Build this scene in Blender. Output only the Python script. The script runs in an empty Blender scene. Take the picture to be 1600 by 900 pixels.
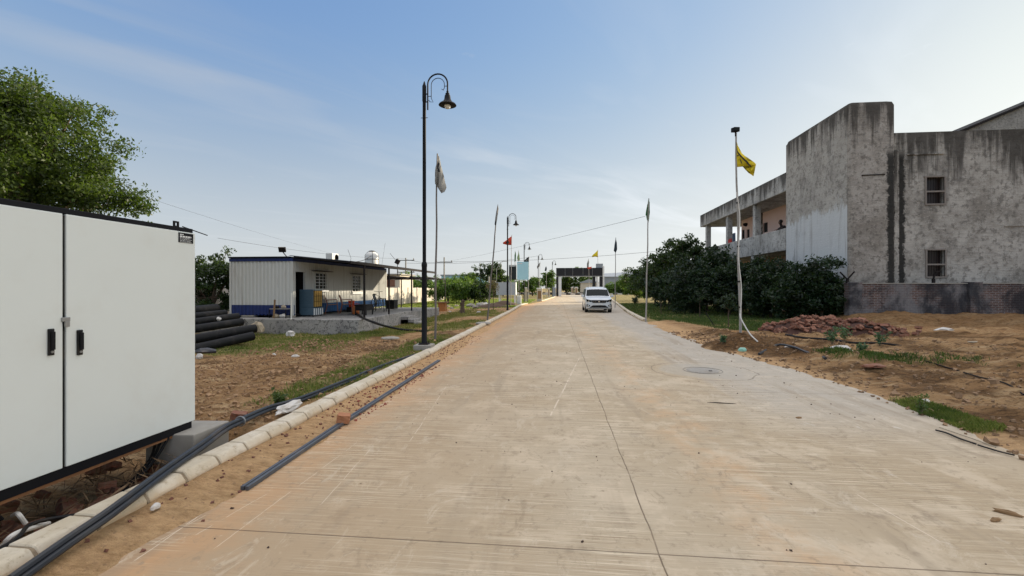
import bpy, bmesh, math, random
import numpy as np
from mathutils import Vector, Matrix, Euler, noise
R=math.radians
rnd=random.Random(7)
rng=np.random.default_rng(11)
scn=bpy.context.scene
COL=scn.collection
# ---------------------------------------------------------------- camera
F=700.0; EYE=1.62; YAW=math.atan(0.1)
cd=bpy.data.cameras.new('camera'); cam=bpy.data.objects.new('camera',cd); COL.objects.link(cam)
cd.lens=36*F/1600; cd.sensor_width=36; cd.clip_start=.05; cd.clip_end=4000
cam.location=(0,0,EYE); cam.rotation_euler=(R(90),0,YAW); scn.camera=cam
# ---------------------------------------------------------------- sky, sun, exposure
SUN_EL=R(15); SUN_AZ=R(51)      # azimuth measured from +Y (road direction) towards +X
scn.view_settings.view_transform='Standard'; scn.view_settings.look='None'
scn.view_settings.exposure=1.75; scn.view_settings.gamma=1; scn.view_settings.use_curve_mapping=False
W=bpy.data.worlds.new('World'); scn.world=W; W.use_nodes=True
def build_world():
    nt=W.node_tree; n=nt.nodes; l=nt.links
    for x in list(n): n.remove(x)
    out=n.new('ShaderNodeOutputWorld'); bg=n.new('ShaderNodeBackground'); sky=n.new('ShaderNodeTexSky')
    sky.sky_type='NISHITA'; sky.sun_disc=False; sky.sun_elevation=SUN_EL; sky.sun_rotation=SUN_AZ
    sky.air_density=1.0; sky.dust_density=1.2; sky.ozone_density=2.0; sky.altitude=200
    bg.inputs['Strength'].default_value=.1
    # film-like shoulder: hazy evening air, the glow round the sun kept at full strength
    sr=n.new('ShaderNodeSeparateColor'); l.new(sky.outputs[0],sr.inputs[0]); cc=n.new('ShaderNodeCombineColor')
    # thin cirrus: noise laid out on a plane high above (direction / height)
    tc=n.new('ShaderNodeTexCoord'); sp=n.new('ShaderNodeSeparateXYZ'); l.new(tc.outputs['Generated'],sp.inputs[0])
    def m(op,a,b=None,c=None):
        k=n.new('ShaderNodeMath'); k.operation=op
        for i,v in enumerate((a,b,c)):
            if v is None: continue
            if isinstance(v,(int,float)): k.inputs[i].default_value=v
            else: l.new(v,k.inputs[i])
        return k.outputs[0]
    bs=n.new('ShaderNodeRGBToBW'); l.new(sky.outputs[0],bs.inputs[0]); glow=m('MULTIPLY',m('POWER',m('MAXIMUM',m('SUBTRACT',bs.outputs[0],GLOW_T),0),1.0),GLOW_K)
    # added fill light: sky out of view brightened overhead and on the sun's side
    def ss(v,a,b):
        k=n.new('ShaderNodeMapRange'); k.interpolation_type='SMOOTHSTEP'; l.new(v,k.inputs[0]); k.inputs[1].default_value=a; k.inputs[2].default_value=b; return k.outputs[0]
    sky_fill=m('MAXIMUM',ss(sp.outputs[2],.56,.80),m('MULTIPLY',ss(sp.outputs[0],.68,.86),ss(sp.outputs[2],.0,.35)))
    for i,(mm,c) in enumerate(((.95,3.05),(1.03,2.7),(.95,1.25))):
        x=sr.outputs[i]; v=m('ADD',m('MULTIPLY',sky_fill,SKY_FILL_C[i]),m('ADD',m('MULTIPLY',m('DIVIDE',x,m('ADD',x,c)),mm),m('MULTIPLY',glow,(1.0,.86,.64)[i])))
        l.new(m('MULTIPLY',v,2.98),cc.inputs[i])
    skyc=cc.outputs[0]
    zz=m('MAXIMUM',sp.outputs[2],.04)
    px=m('DIVIDE',sp.outputs[0],zz); py=m('DIVIDE',sp.outputs[1],zz)
    # axis along the streak a, across b
    ca,sa=math.cos(CLOUD_ANG),math.sin(CLOUD_ANG)
    a=m('ADD',m('MULTIPLY',px,ca),m('MULTIPLY',py,sa)); b=m('SUBTRACT',m('MULTIPLY',py,ca),m('MULTIPLY',px,sa))
    def nz(sa_,sb_,sc,det,off=0,dist=0.6):
        cb=n.new('ShaderNodeCombineXYZ'); l.new(m('MULTIPLY',a,sa_),cb.inputs[0]); l.new(m('MULTIPLY',b,sb_),cb.inputs[1]); cb.inputs[2].default_value=off
        t=n.new('ShaderNodeTexNoise'); t.inputs['Scale'].default_value=sc; t.inputs['Detail'].default_value=det; t.inputs['Distortion'].default_value=dist
        l.new(cb.outputs[0],t.inputs['Vector']); return t.outputs[0]
    band=m('MAXIMUM',m('SUBTRACT',1,m('DIVIDE',m('ABSOLUTE',m('SUBTRACT',m('ADD',b,m('MULTIPLY',m('SUBTRACT',nz(.5,.5,1,2,3),.5),.8)),CLOUD_OFF)),.75)),0)
    n1=m('MAXIMUM',m('SUBTRACT',nz(.35,1.6,1.1,6,0),.46),0)
    n2=m('MAXIMUM',m('SUBTRACT',nz(.5,1.2,1.6,7,7),.52),0)
    d=m('ADD',m('MULTIPLY',m('MULTIPLY',n1,band),2.3),m('MULTIPLY',n2,.5))
    n3=m('MAXIMUM',m('SUBTRACT',nz(1,1,5.0,4,21,.2),.70),0)       # a few tiny puffs
    d=m('ADD',d,m('MULTIPLY',n3,1.6))
    d=m('MINIMUM',d,.6)
    def tint(cols):
        q=n.new('ShaderNodeCombineXYZ')
        for i,k in enumerate(cols): l.new(m('MULTIPLY',bw.outputs[0],k),q.inputs[i])
        return q.outputs[0]
    bw=n.new('ShaderNodeRGBToBW'); l.new(skyc,bw.inputs[0])
    hz=n.new('ShaderNodeMixRGB'); l.new(m('MULTIPLY',m('SUBTRACT',1,ss(sp.outputs[2],.03,.52)),.62),hz.inputs[0]); l.new(skyc,hz.inputs[1]); l.new(tint((1.25,1.235,1.19)),hz.inputs[2])
    mx=n.new('ShaderNodeMixRGB'); l.new(d,mx.inputs[0]); l.new(hz.outputs[0],mx.inputs[1]); l.new(tint((1.50,1.56,1.64)),mx.inputs[2])
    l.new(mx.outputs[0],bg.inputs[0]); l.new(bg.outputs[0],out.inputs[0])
GLOW_T=22.; GLOW_K=.2; SKY_FILL_C=(1.36,1.17,.90)
CLOUD_ANG=R(52.3); CLOUD_OFF=2.52
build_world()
sd=bpy.data.lights.new('sun','SUN'); so=bpy.data.objects.new('sun',sd); COL.objects.link(so)
sd.energy=2.2; sd.angle=R(.5); sd.color=(1,.86,.66)
sv=Vector((math.sin(SUN_AZ)*math.cos(SUN_EL),math.cos(SUN_AZ)*math.cos(SUN_EL),math.sin(SUN_EL)))
so.rotation_euler=sv.to_track_quat('Z','Y').to_euler(); so.location=sv*50
# ---------------------------------------------------------------- placing helpers (surveying the photo)
cY,sY=math.cos(YAW),math.sin(YAW)
def ray(x,y):
    u=(x-800)/F; v=-(y-450)/F
    return Vector((-sY+u*cY, cY+u*sY, v))
def P(x,y,zc): return Vector((0,0,EYE))+ray(x,y)*zc
def G(x,y,z=0.): d=ray(x,y); return Vector((0,0,EYE))+d*((z-EYE)/d.z)
def OX(x,y,X): d=ray(x,y); return Vector((0,0,EYE))+d*(X/d.x)
def OY(x,y,Y): d=ray(x,y); return Vector((0,0,EYE))+d*(Y/d.y)
# ---------------------------------------------------------------- objects
def tag(o,label=None,cat=None,group=None,kind=None):
    if label: o['label']=label
    if cat: o['category']=cat
    if group: o['group']=group
    if kind: o['kind']=kind
    return o
def thing(name,loc,label,cat,group=None):
    o=bpy.data.objects.new(name,None); COL.objects.link(o); o.location=loc; o.empty_display_size=.2
    return tag(o,label,cat,group)
def root_of(p):
    while p.parent: p=p.parent
    return p
def link_mesh(name,me,mat,parent=None,smooth=False):
    o=bpy.data.objects.new(name,me); COL.objects.link(o)
    if mat and not me.materials: me.materials.append(mat)
    if parent: o.parent=parent
    if smooth:
        me.polygons.foreach_set('use_smooth',[True]*len(me.polygons))
    return o
def copy_tree(o,parent=None):
    c=o.copy(); COL.objects.link(c)
    if parent: c.parent=parent
    for ch in [k for k in CH.get(o.name,[])]:
        CHADD(c,copy_tree(bpy.data.objects[ch],c))
    return c
CH={}
def CHADD(p,c): CH.setdefault(p.name,[]).append(c.name)
class MB:
    def __init__(s): s.v=[]; s.f=[]
    def add(s,vs,fs):
        k=len(s.v); s.v+= [tuple(v) for v in vs]; s.f+=[tuple(i+k for i in f) for f in fs]; return s
    def box(s,c,d,rot=None,taper=1.0,jit=0,jr=None):
        M=Euler(rot).to_matrix() if rot else None
        vs=[]
        for z in(-1,1):
            t=taper if z>0 else 1
            for x,y in((-1,-1),(1,-1),(1,1),(-1,1)):
                p=Vector((x*d[0]/2*t,y*d[1]/2*t,z*d[2]/2))
                if jit: p+=Vector([(jr or rnd).uniform(-jit,jit) for _ in range(3)])
                if M: p=M@p
                vs.append(p+Vector(c))
        return s.add(vs,[(0,3,2,1),(4,5,6,7),(0,1,5,4),(1,2,6,5),(2,3,7,6),(3,0,4,7)])
    def bb(s,x0,x1,y0,y1,z0,z1): return s.box(((x0+x1)/2,(y0+y1)/2,(z0+z1)/2),(abs(x1-x0),abs(y1-y0),abs(z1-z0)))
    def bar(s,a,b,w,h=None):
        a,b=Vector(a),Vector(b); h=h or w; d=(b-a); L=d.length; d.normalize()
        up=Vector((0,0,1)) if abs(d.z)<.9 else Vector((0,1,0))
        x=d.cross(up).normalized(); y=x.cross(d)
        vs=[]
        for p in(a,b):
            for i,j in((-1,-1),(1,-1),(1,1),(-1,1)): vs.append(p+x*(i*w/2)+y*(j*h/2))
        return s.add(vs,[(0,1,2,3),(7,6,5,4),(0,4,5,1),(1,5,6,2),(2,6,7,3),(3,7,4,0)])
    def tube(s,pts,r,n=8,cap=True):
        pts=[Vector(p) for p in pts]; m=len(pts)
        rs=r if isinstance(r,(list,tuple)) else [r]*m
        k=len(s.v); px=None
        for i,p in enumerate(pts):
            d=(pts[min(i+1,m-1)]-pts[max(i-1,0)]).normalized()
            if px is None:
                up=Vector((0,0,1)) if abs(d.z)<.9 else Vector((1,0,0)); px=d.cross(up).normalized()
            else: px=(px-d*px.dot(d)).normalized()
            py=d.cross(px)
            for j in range(n):
                a=2*math.pi*j/n; s.v.append(tuple(p+(px*math.cos(a)+py*math.sin(a))*rs[i]))
        for i in range(m-1):
            for j in range(n):
                a=k+i*n+j; b=k+i*n+(j+1)%n; s.f.append((a,b,b+n,a+n))
        if cap:
            s.f.append(tuple(k+j for j in range(n))[::-1]); s.f.append(tuple(k+(m-1)*n+j for j in range(n)))
        return s
    def lathe(s,c,prof,n=16,axis='z'):
        k=len(s.v); c=Vector(c)
        for r,z in prof:
            for j in range(n):
                a=2*math.pi*j/n
                p=Vector((r*math.cos(a),r*math.sin(a),z))
                if axis=='y': p=Vector((p.x,p.z,p.y))
                if axis=='x': p=Vector((p.z,p.x,p.y))
                s.v.append(tuple(c+p))
        for i in range(len(prof)-1):
            for j in range(n):
                a=k+i*n+j; b=k+i*n+(j+1)%n; s.f.append((a,b,b+n,a+n))
        s.f.append(tuple(k+j for j in range(n))[::-1]); s.f.append(tuple(k+(len(prof)-1)*n+j for j in range(n)))
        return s
    def prism(s,pts,d):       # pts: closed 3d outline, d: extrusion vector
        m=len(pts); d=Vector(d); vs=[Vector(p) for p in pts]; vs+=[p+d for p in vs]
        return s.add(vs,[tuple(range(m))[::-1],tuple(range(m,2*m))]+[(i,(i+1)%m,m+(i+1)%m,m+i) for i in range(m)])
    def build(s,name,mat,parent=None,smooth=False,bevel=0,origin=None,sub=0):
        me=bpy.data.meshes.new(name)
        vs=np.array(s.v,dtype=float)
        loc=None
        if parent is None:
            loc=Vector(((vs[:,0].min()+vs[:,0].max())/2,(vs[:,1].min()+vs[:,1].max())/2,vs[:,2].min())) if origin is None else Vector(origin)
            vs=vs-np.array(loc)
        else: vs=vs-np.array(root_of(parent).location)
        me.from_pydata(vs.tolist(),[],s.f); me.update()
        bm=bmesh.new(); bm.from_mesh(me); bmesh.ops.recalc_face_normals(bm,faces=bm.faces); bm.to_mesh(me); bm.free()
        o=link_mesh(name,me,mat,parent,False)
        if smooth:
            me.polygons.foreach_set('use_smooth',[True]*len(me.polygons))
            me.set_sharp_from_angle(angle=R(40))
        if loc: o.location=loc
        if bevel:
            b=o.modifiers.new('bevel','BEVEL'); b.width=bevel; b.segments=2; b.limit_method='ANGLE'
        if sub:
            b=o.modifiers.new('sub','SUBSURF'); b.levels=sub; b.render_levels=sub
        if parent: CHADD(parent,o)
        return o
def quads_mesh(name,V,mat,parent=None,nv=4,label=None,cat=None,group=None,kind=None,loc=None):
    """V: (N,nv,3) array of faces"""
    N=V.shape[0]; off=np.array(root_of(parent).location) if parent else (np.array(loc) if loc is not None else np.array((V[:,:,0].mean(),V[:,:,1].mean(),V[:,:,2].min())))
    me=bpy.data.meshes.new(name); vv=(V.reshape(-1,3)-off).astype(np.float32)
    me.vertices.add(N*nv); me.vertices.foreach_set('co',vv.ravel())
    me.loops.add(N*nv); me.loops.foreach_set('vertex_index',np.arange(N*nv,dtype=np.int32))
    me.polygons.add(N); me.polygons.foreach_set('loop_start',np.arange(0,N*nv,nv,dtype=np.int32)); me.polygons.foreach_set('loop_total',np.full(N,nv,dtype=np.int32))
    me.update(calc_edges=True)
    o=link_mesh(name,me,mat,parent)
    if parent: CHADD(parent,o)
    else: o.location=off
    return tag(o,label,cat,group,kind)
# ---------------------------------------------------------------- materials
class NT:
    def __init__(s,name):
        s.mat=bpy.data.materials.new(name); s.mat.use_nodes=True; s.nt=s.mat.node_tree; s.n=s.nt.nodes; s.l=s.nt.links
        s.b=s.n['Principled BSDF']; s.out=s.n['Material Output']
        s.geo=s.n.new('ShaderNodeNewGeometry'); s.tc=s.n.new('ShaderNodeTexCoord')
    def put(s,inp,v):
        if isinstance(v,(int,float)): inp.default_value=v
        elif isinstance(v,(tuple,list)): inp.default_value=(*v,1) if len(v)==3 and inp.type=='RGBA' else v
        else: s.l.new(v,inp)
    def m(s,op,*a,clamp=False):
        k=s.n.new('ShaderNodeMath'); k.operation=op; k.use_clamp=clamp
        for i,v in enumerate(a): s.put(k.inputs[i],v)
        return k.outputs[0]
    def mix(s,f,a,b,mode='MIX'):
        k=s.n.new('ShaderNodeMixRGB'); k.blend_type=mode; s.put(k.inputs[0],f); s.put(k.inputs[1],a); s.put(k.inputs[2],b); return k.outputs[0]
    def scale(s,vec,x=1,y=1,z=1):
        k=s.n.new('ShaderNodeVectorMath'); k.operation='MULTIPLY'; s.l.new(vec,k.inputs[0]); k.inputs[1].default_value=(x,y,z); return k.outputs[0]
    def noise(s,vec,sc,det=4,rough=.55,dist=0):
        k=s.n.new('ShaderNodeTexNoise'); s.l.new(vec,k.inputs['Vector']); k.inputs['Scale'].default_value=sc; k.inputs['Detail'].default_value=det; k.inputs['Roughness'].default_value=rough; k.inputs['Distortion'].default_value=dist; return k.outputs[0]
    def vor(s,vec,sc,feat='F1'):
        k=s.n.new('ShaderNodeTexVoronoi'); k.feature=feat; s.l.new(vec,k.inputs['Vector']); k.inputs['Scale'].default_value=sc; return k.outputs[0]
    def step(s,v,a,b):    # smooth 0..1 between a and b
        k=s.n.new('ShaderNodeMapRange'); k.interpolation_type='SMOOTHSTEP'; s.put(k.inputs[0],v); k.inputs[1].default_value=a; k.inputs[2].default_value=b; return k.outputs[0]
    def sep(s,vec):
        k=s.n.new('ShaderNodeSeparateXYZ'); s.l.new(vec,k.inputs[0]); return k.outputs
    def ramp(s,v,stops):
        k=s.n.new('ShaderNodeValToRGB'); s.put(k.inputs[0],v); e=k.color_ramp.elements
        while len(e)<len(stops): e.new(.5)
        for i,(p,c) in enumerate(stops): e[i].position=p; e[i].color=(*c,1)
        return k.outputs[0]
    def bump(s,h,st=.3,d=.01):
        k=s.n.new('ShaderNodeBump'); k.inputs['Strength'].default_value=st; k.inputs['Distance'].default_value=d; s.l.new(h,k.inputs['Height']); s.l.new(k.outputs[0],s.b.inputs['Normal'])
    def fin(s,col,rough=.8,metal=0,spec=None):
        s.put(s.b.inputs['Base Color'],col); s.put(s.b.inputs['Roughness'],rough); s.b.inputs['Metallic'].default_value=metal
        if spec is not None: s.b.inputs['Specular IOR Level'].default_value=spec
        return s.mat
    @property
    def wp(s): return s.geo.outputs['Position']
    @property
    def ob(s): return s.tc.outputs['Object']
def mat_plain(name,c,rough=.6,metal=0,var=.25,sc=8,dirt=None,dirt_amt=.3,spec=None):
    t=NT(name); n=t.noise(t.ob,sc,5)
    c2=tuple(x*(1-var) for x in c); col=t.mix(n,c2,tuple(min(1,x*(1+var*.6)) for x in c))
    if dirt:
        d=t.noise(t.ob,sc*.35,6,.7); col=t.mix(t.m('MULTIPLY',t.step(d,.48,.72),dirt_amt),col,dirt)
    t.bump(n,.15,.004)
    return t.fin(col,rough,metal,spec)
M={}
def setup_mats():
    dust=(.30,.22,.14)
    M['white_steel']=mat_plain('white_steel',(.69,.735,.71),.5,var=.03,sc=3,dirt=(.5,.46,.38),dirt_amt=.15)
    M['black_paint']=mat_plain('black_paint',(.006,.0065,.009),.6,var=.3,spec=.2)
    M['black_plastic']=mat_plain('black_plastic',(.009,.0095,.011),.55,var=.3,dirt=dust,dirt_amt=.12,spec=.25)
    M['hose']=mat_plain('hose',(.018,.023,.031),.4,var=.3,sc=5,dirt=dust,dirt_amt=.2)
    M['grey_pipe']=mat_plain('grey_pipe',(.075,.085,.10),.45,var=.3,dirt=dust,dirt_amt=.3)
    M['steel']=mat_plain('steel',(.35,.35,.34),.4,.6,var=.3)
    M['rust']=mat_plain('rust',(.22,.10,.04),.85,var=.5,sc=12)
    M['dark_steel']=mat_plain('dark_steel',(.014,.012,.012),.75,0,var=.3,dirt=(.07,.04,.03),spec=.2)
    M['pole_paint']=mat_plain('pole_paint',(.17,.15,.135),.6,var=.35,sc=4,dirt=(.12,.09,.07),dirt_amt=.7)
    M['pole_white']=mat_plain('pole_white',(.36,.34,.31),.6,var=.3,sc=4,dirt=(.13,.10,.08),dirt_amt=.8)
    M['blue_panel']=mat_plain('blue_panel',(.003,.022,.13),.5,var=.2,dirt=(.05,.05,.06),dirt_amt=.2)
    M['cabin_white']=None
    M['concrete']=mat_plain('concrete',(.34,.32,.28),.9,var=.3,sc=5,dirt=(.20,.16,.11),dirt_amt=.6)
    M['glass_dark']=mat_plain('glass_dark',(.004,.010,.011),.25,var=.2,spec=.12)
    M['dark_inside']=mat_plain('dark_inside',(.012,.011,.011),.9)
    M['wood']=mat_plain('wood',(.28,.17,.08),.8,var=.5,sc=10)
    M['wood_orange']=mat_plain('wood_orange',(.42,.17,.05),.8,var=.4,sc=10)
    M['brown_plastic']=mat_plain('brown_plastic',(.22,.09,.055),.4,var=.2)
    M['green_black']=mat_plain('green_black',(.03,.04,.035),.4,var=.2)
    M['tank_white']=mat_plain('tank_white',(.75,.74,.68),.4,var=.06,dirt=(.4,.38,.32),dirt_amt=.3)
    M['cooler_blue']=mat_plain('cooler_blue',(.06,.11,.15),.45,var=.15)
    M['honeycomb']=mat_plain('honeycomb',(.42,.27,.07),.9,var=.5,sc=40)
    M['orange']=mat_plain('orange',(.75,.22,.06),.45,var=.2)
    M['pvc']=mat_plain('pvc',(.72,.70,.64),.4,var=.15,dirt=dust)
    M['sack']=mat_plain('sack',(.62,.60,.56),.7,var=.3,sc=14,dirt=dust,dirt_amt=.4)
    M['sack_tan']=mat_plain('sack_tan',(.42,.35,.25),.8,var=.3,sc=14)
    M['bottle']=mat_plain('bottle',(.25,.52,.42),.3,var=.3)
    M['flag_grey']=mat_plain('flag_grey',(.24,.24,.225),.8,var=.4,sc=5)
    M['flag_black']=mat_plain('flag_black',(.012,.014,.016),.8,var=.3)
    M['flag_green']=mat_plain('flag_green',(.015,.11,.02),.8,var=.3)
    M['flag_navy']=mat_plain('flag_navy',(.02,.035,.045),.8,var=.3)
    M['flag_yellow']=mat_plain('flag_yellow',(.80,.62,.02),.8,var=.2)
    M['flag_red']=mat_plain('flag_red',(.55,.055,.02),.8,var=.25)
    M['flag_ltgreen']=mat_plain('flag_ltgreen',(.12,.30,.02),.8,var=.25)
    M['car_paint']=None
    M['tyre']=mat_plain('tyre',(.018,.018,.018),.8,var=.3)
    M['alloy']=mat_plain('alloy',(.45,.46,.47),.3,.7,var=.1)
    M['chrome']=mat_plain('chrome',(.7,.7,.72),.12,1,var=.05)
    M['plate']=mat_plain('plate',(.75,.75,.72),.5,var=.1)
    M['sign_blue']=mat_plain('sign_blue',(.42,.70,.78),.5,var=.08,sc=2)
    M['sign_green']=mat_plain('sign_green',(.25,.55,.42),.5,var=.08)
    M['sign_white']=mat_plain('sign_white',(.7,.72,.72),.5,var=.08)
    M['gate_black']=mat_plain('gate_black',(.006,.006,.009),.5,var=.2,sc=2)
    M['gate_white']=mat_plain('gate_white',(.8,.8,.78),.6,var=.06)
    M['cream']=mat_plain('cream',(.62,.56,.45),.8,var=.2,sc=3)
    M['far_grey']=mat_plain('far_grey',(.30,.33,.36),.7,var=.15,sc=1)
    M['skin']=mat_plain('skin',(.20,.10,.06),.6,var=.1)
    M['dark_shirt']=mat_plain('dark_shirt',(.03,.022,.022),.9,var=.2)
    M['hair']=mat_plain('hair',(.01,.008,.008),.7,var=.2)
    M['cloth_red']=mat_plain('cloth_red',(.42,.03,.02),.9,var=.2)
    M['cloth_blue']=mat_plain('cloth_blue',(.10,.14,.22),.9,var=.3)
    M['lamp_glass']=mat_plain('lamp_glass',(.75,.76,.72),.15,var=.1)
    M['bark']=mat_plain('bark',(.12,.085,.06),.95,var=.5,sc=8)
    M['stem']=mat_plain('stem',(.16,.13,.08),.9,var=.4,sc=8)
    # car paint
    t=NT('car_paint'); t.b.inputs['Coat Weight'].default_value=.6; t.b.inputs['Coat Roughness'].default_value=.06; M['car_paint']=t.fin((.66,.69,.70),.35)
    # cabin siding: white with grime lines
    t=NT('cabin_white'); s=t.sep(t.wp)
    n=t.noise(t.scale(t.wp,6,6,.6),1,5,.6); col=t.mix(t.step(n,.5,.8),(.58,.59,.56),(.40,.38,.34))
    g=t.noise(t.wp,9,5,.7); col=t.mix(t.m('MULTIPLY',t.step(g,.66,.74),.5),col,(.20,.15,.11)); M['cabin_white']=t.fin(col,.5)
    # brick
    t=NT('red_brick'); oi=t.n.new('ShaderNodeObjectInfo'); n=t.noise(t.ob,18,6,.7)
    c=t.mix(oi.outputs['Random'],(.20,.055,.028),(.36,.15,.085)); c=t.mix(t.step(n,.35,.75),c,(.30,.20,.14)); t.bump(n,.5,.01); c=t.mix(.25,c,(.05,.02,.015)); M['brick']=t.fin(c,.95)
    t=NT('wood_brick'); n=t.noise(t.ob,14,6,.7); c=t.mix(n,(.30,.12,.05),(.46,.22,.12)); t.bump(n,.6,.01); M['brick_orange']=t.fin(c,.95)
    # foliage
    def leaf(name,a,b,c,tr=.35):
        t=NT(name); n=t.n; l=t.l
        r=t.geo.outputs['Random Per Island']; k=t.noise(t.wp,.9,2)
        col=t.mix(r,a,b); col=t.mix(t.step(k,.45,.75),col,c)
        t.put(t.b.inputs['Base Color'],col); t.b.inputs['Roughness'].default_value=.5; t.b.inputs['Specular IOR Level'].default_value=.35
        tl=n.new('ShaderNodeBsdfTranslucent'); mx=n.new('ShaderNodeMixShader'); mx.inputs[0].default_value=tr
        tc=t.mix(.5,col,(.18,.30,.02)); l.new(tc,tl.inputs[0]); l.new(t.b.outputs[0],mx.inputs[1]); l.new(tl.outputs[0],mx.inputs[2]); l.new(mx.outputs[0],t.out.inputs[0])
        return t.mat
    M['leaf_olive']=leaf('leaf_olive',(.018,.036,.005),(.065,.095,.013),(.012,.025,.004))
    M['leaf_dark']=leaf('leaf_dark',(.012,.03,.008),(.028,.056,.014),(.008,.02,.006),.22)
    M['leaf_deep']=leaf('leaf_deep',(.006,.020,.007),(.018,.042,.014),(.005,.014,.005),.1)
    M['leaf_mid']=leaf('leaf_mid',(.06,.12,.02),(.11,.19,.03),(.04,.085,.015))
    M['leaf_bright']=leaf('leaf_bright',(.11,.19,.025),(.19,.28,.04),(.07,.13,.02),.4)
    M['grass_green']=leaf('grass_green',(.11,.16,.03),(.30,.29,.08),(.05,.09,.02),.3)
    M['grass_dry']=leaf('grass_dry',(.17,.19,.04),(.34,.29,.10),(.11,.15,.03),.3)
    M['grass_deep']=leaf('grass_deep',(.05,.09,.022),(.10,.14,.035),(.035,.065,.018),.25)
    M['lawn']=leaf('lawn',(.20,.27,.045),(.38,.40,.09),(.14,.20,.035),.35)
    M['weed']=leaf('weed',(.06,.13,.07),(.11,.19,.09),(.05,.10,.06),.3)
    M['reeds']=leaf('reeds',(.16,.12,.05),(.26,.19,.08),(.10,.09,.04),.2)
setup_mats()
# ================================================================ GROUND, ROAD, KERBS
def lerp(a,b,t): return a+(b-a)*t
def sm(t,a=0.,b=1.):
    t=max(0,min(1,(t-a)/(b-a))); return t*t*(3-2*t)
def interp(y,tab):
    if y<=tab[0][0]: return tab[0][1]
    for (a,p),(b,q) in zip(tab,tab[1:]):
        if y<=b: return lerp(p,q,(y-a)/(b-a))
    return tab[-1][1]
XLT=[(0,-2.96),(30,-2.98),(38,-3.15),(43,-3.1),(50,-2.1),(57,-1.5),(86,.1),(110,1.0)]
XRT=[(0,4.35),(4,4.35),(5.5,4.6),(7.5,4.78),(9.5,4.72),(11.5,4.3),(15,4.1),(23,4.15),(30,4.55),(50,6.3),(86,9.3),(110,11)]
XL=lambda y:interp(y,XLT); XR=lambda y:interp(y,XRT)
nz=lambda x,y,s,k=0: noise.noise(Vector((x*s+k*13.7,y*s-k*7.1,k*3.3)))
def gh(x,y):
    xl,xr=XL(y),XR(y)
    if x<xl-.2:
        d=xl-.2-x
        z=.06-.17*sm(d,.2,3.2)
        r=1.0 if y<30 else .5
        z+=r*(.05*nz(x,y,.55,1)+.05*nz(x,y,2.1,2)+.03*nz(x,y,6,3)+.014*nz(x,y,14,3))*sm(d,0,.8)
        # wheel ruts of the dirt track
        trk=x*.62+y*.32
        z+=-.035*max(0,math.cos(trk*4.2))**3*sm(d,.8,1.5)*(1-sm(y,14,20))
        pit=sm(y,-2,-1)*(1-sm(y,4.45,4.7))*sm(d,0,.12)*(1-sm(d,1.5,2.2))
        z=lerp(z,-.22+.05*nz(x,y,3,4),pit)
        if y>34: z=lerp(z,-.02+.02*nz(x,y,.6,1),sm(y,34,40))
        return z
    if x<xl: return -.02
    if x<(xl+xr)/2:
        d=x-xl; far=sm(y,9,22)
        z=lerp(.052,.03,far)-(d+.16*nz(x,y,.9,5)+.07*nz(x,y,3.3,6)+.03*nz(x,y,11,6))*lerp(.115,.12,far)
        return max(z,-.06)
    d=x-xr+.26*nz(x,y,.8,7)+.10*nz(x,y,2.7,8)+.04*nz(x,y,9,8)
    if y>23: return min(.03,-.06) if x<xr else .03+.02*nz(x,y,.7,1)
    z=d*.10
    mound=-9
    for (mx,my,mh,mr) in ((MPX,MPY,.46,.98),(MPX+1.0,MPY-.9,.16,1.1),(MPX+2.0,MPY-1.6,.12,1.1),(MPX+.3,MPY-1.9,.07,.6)):
        q=math.hypot(x-mx,y-my)/mr
        if q<1: mound=max(mound,mh*(1-q)**.9+.03*nz(x,y,5,1)+.02*nz(x,y,12,2))
    if z<.03: return max(z,-.06,mound)
    z=.03+.10*sm(d,.3,1.6)*(.5+nz(x,y,.45,9))
    rough=1-.8*sm(y,16.5,17.5)*(1-sm(x,10.5,11.5))
    z+=rough*(.15*abs(nz(x,y,.8,2))+.08*nz(x,y,2.3,3)+.045*nz(x,y,6.5,4)+.02*nz(x,y,14,5))*sm(d,.3,1.2)
    z+=(.42+.12*nz(x,y,1.1,6))*sm(y,18.2,20.6)*sm(x,12.0,13.2)
    return max(z,mound)
_mp=P(1157,522,12.0); MPX,MPY=_mp.x,_mp.y
def gmask(x,y):
    xl,xr=XL(y),XR(y); n=nz(x,y,.9,11)+.6*nz(x,y,3.1,12); g=0
    if x<xl-.2:
        d=xl-.2-x
        a=sm(y,5.0,6.5)*(1-sm(y,13,15))*(1-abs(d-.62)/.75)*1.5
        e=(sm(y,10.6+.25*(x+7),12.3+.25*(x+7))*(1-sm(x,-7,-5.6)) if y<17 else 0)*1.2
        b=(1-abs(x+6.5)/1.2)*sm(y,14,16)*(1-sm(y,30,36))*1.3
        c=sm(y,15.5,17)*(1-sm(y,20.5,22.5))*(1-abs(d-1.1)/1.3)*1.5
        f=sm(y,24,26)*(1-sm(y,30,33))*(1-abs(d-1.6)/2)*.9
        l=sm(y,35.5,37.5)*1.6
        g=max(a,e,b,c,f,l,0)
    elif x>xr:
        d=x-xr
        a=sm(y,5.3,5.8)*(1-sm(y,6.6,7.1))*sm(d,-.08,.08)*(1-sm(d,.2,.5))*1.7
        lawn=sm(y,16.6,17.6)*(1-sm(x,11.2,12.2))*1.5*(1 if y>22 else sm(x,4.9+ (22-y)*.25,5.7+(22-y)*.25))
        if y>23: lawn=1.3
        p=(1-math.hypot((x-7.2)/1.9,(y-10.4)/1.0))*1.1
        q=(1-math.hypot((x-10.5)/2.2,(y-9.3)/.8))*.8
        g=max(a,lawn,p,q,0)
    return max(0,min(1,g+n*.7 if g>.05 else 0))
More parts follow.
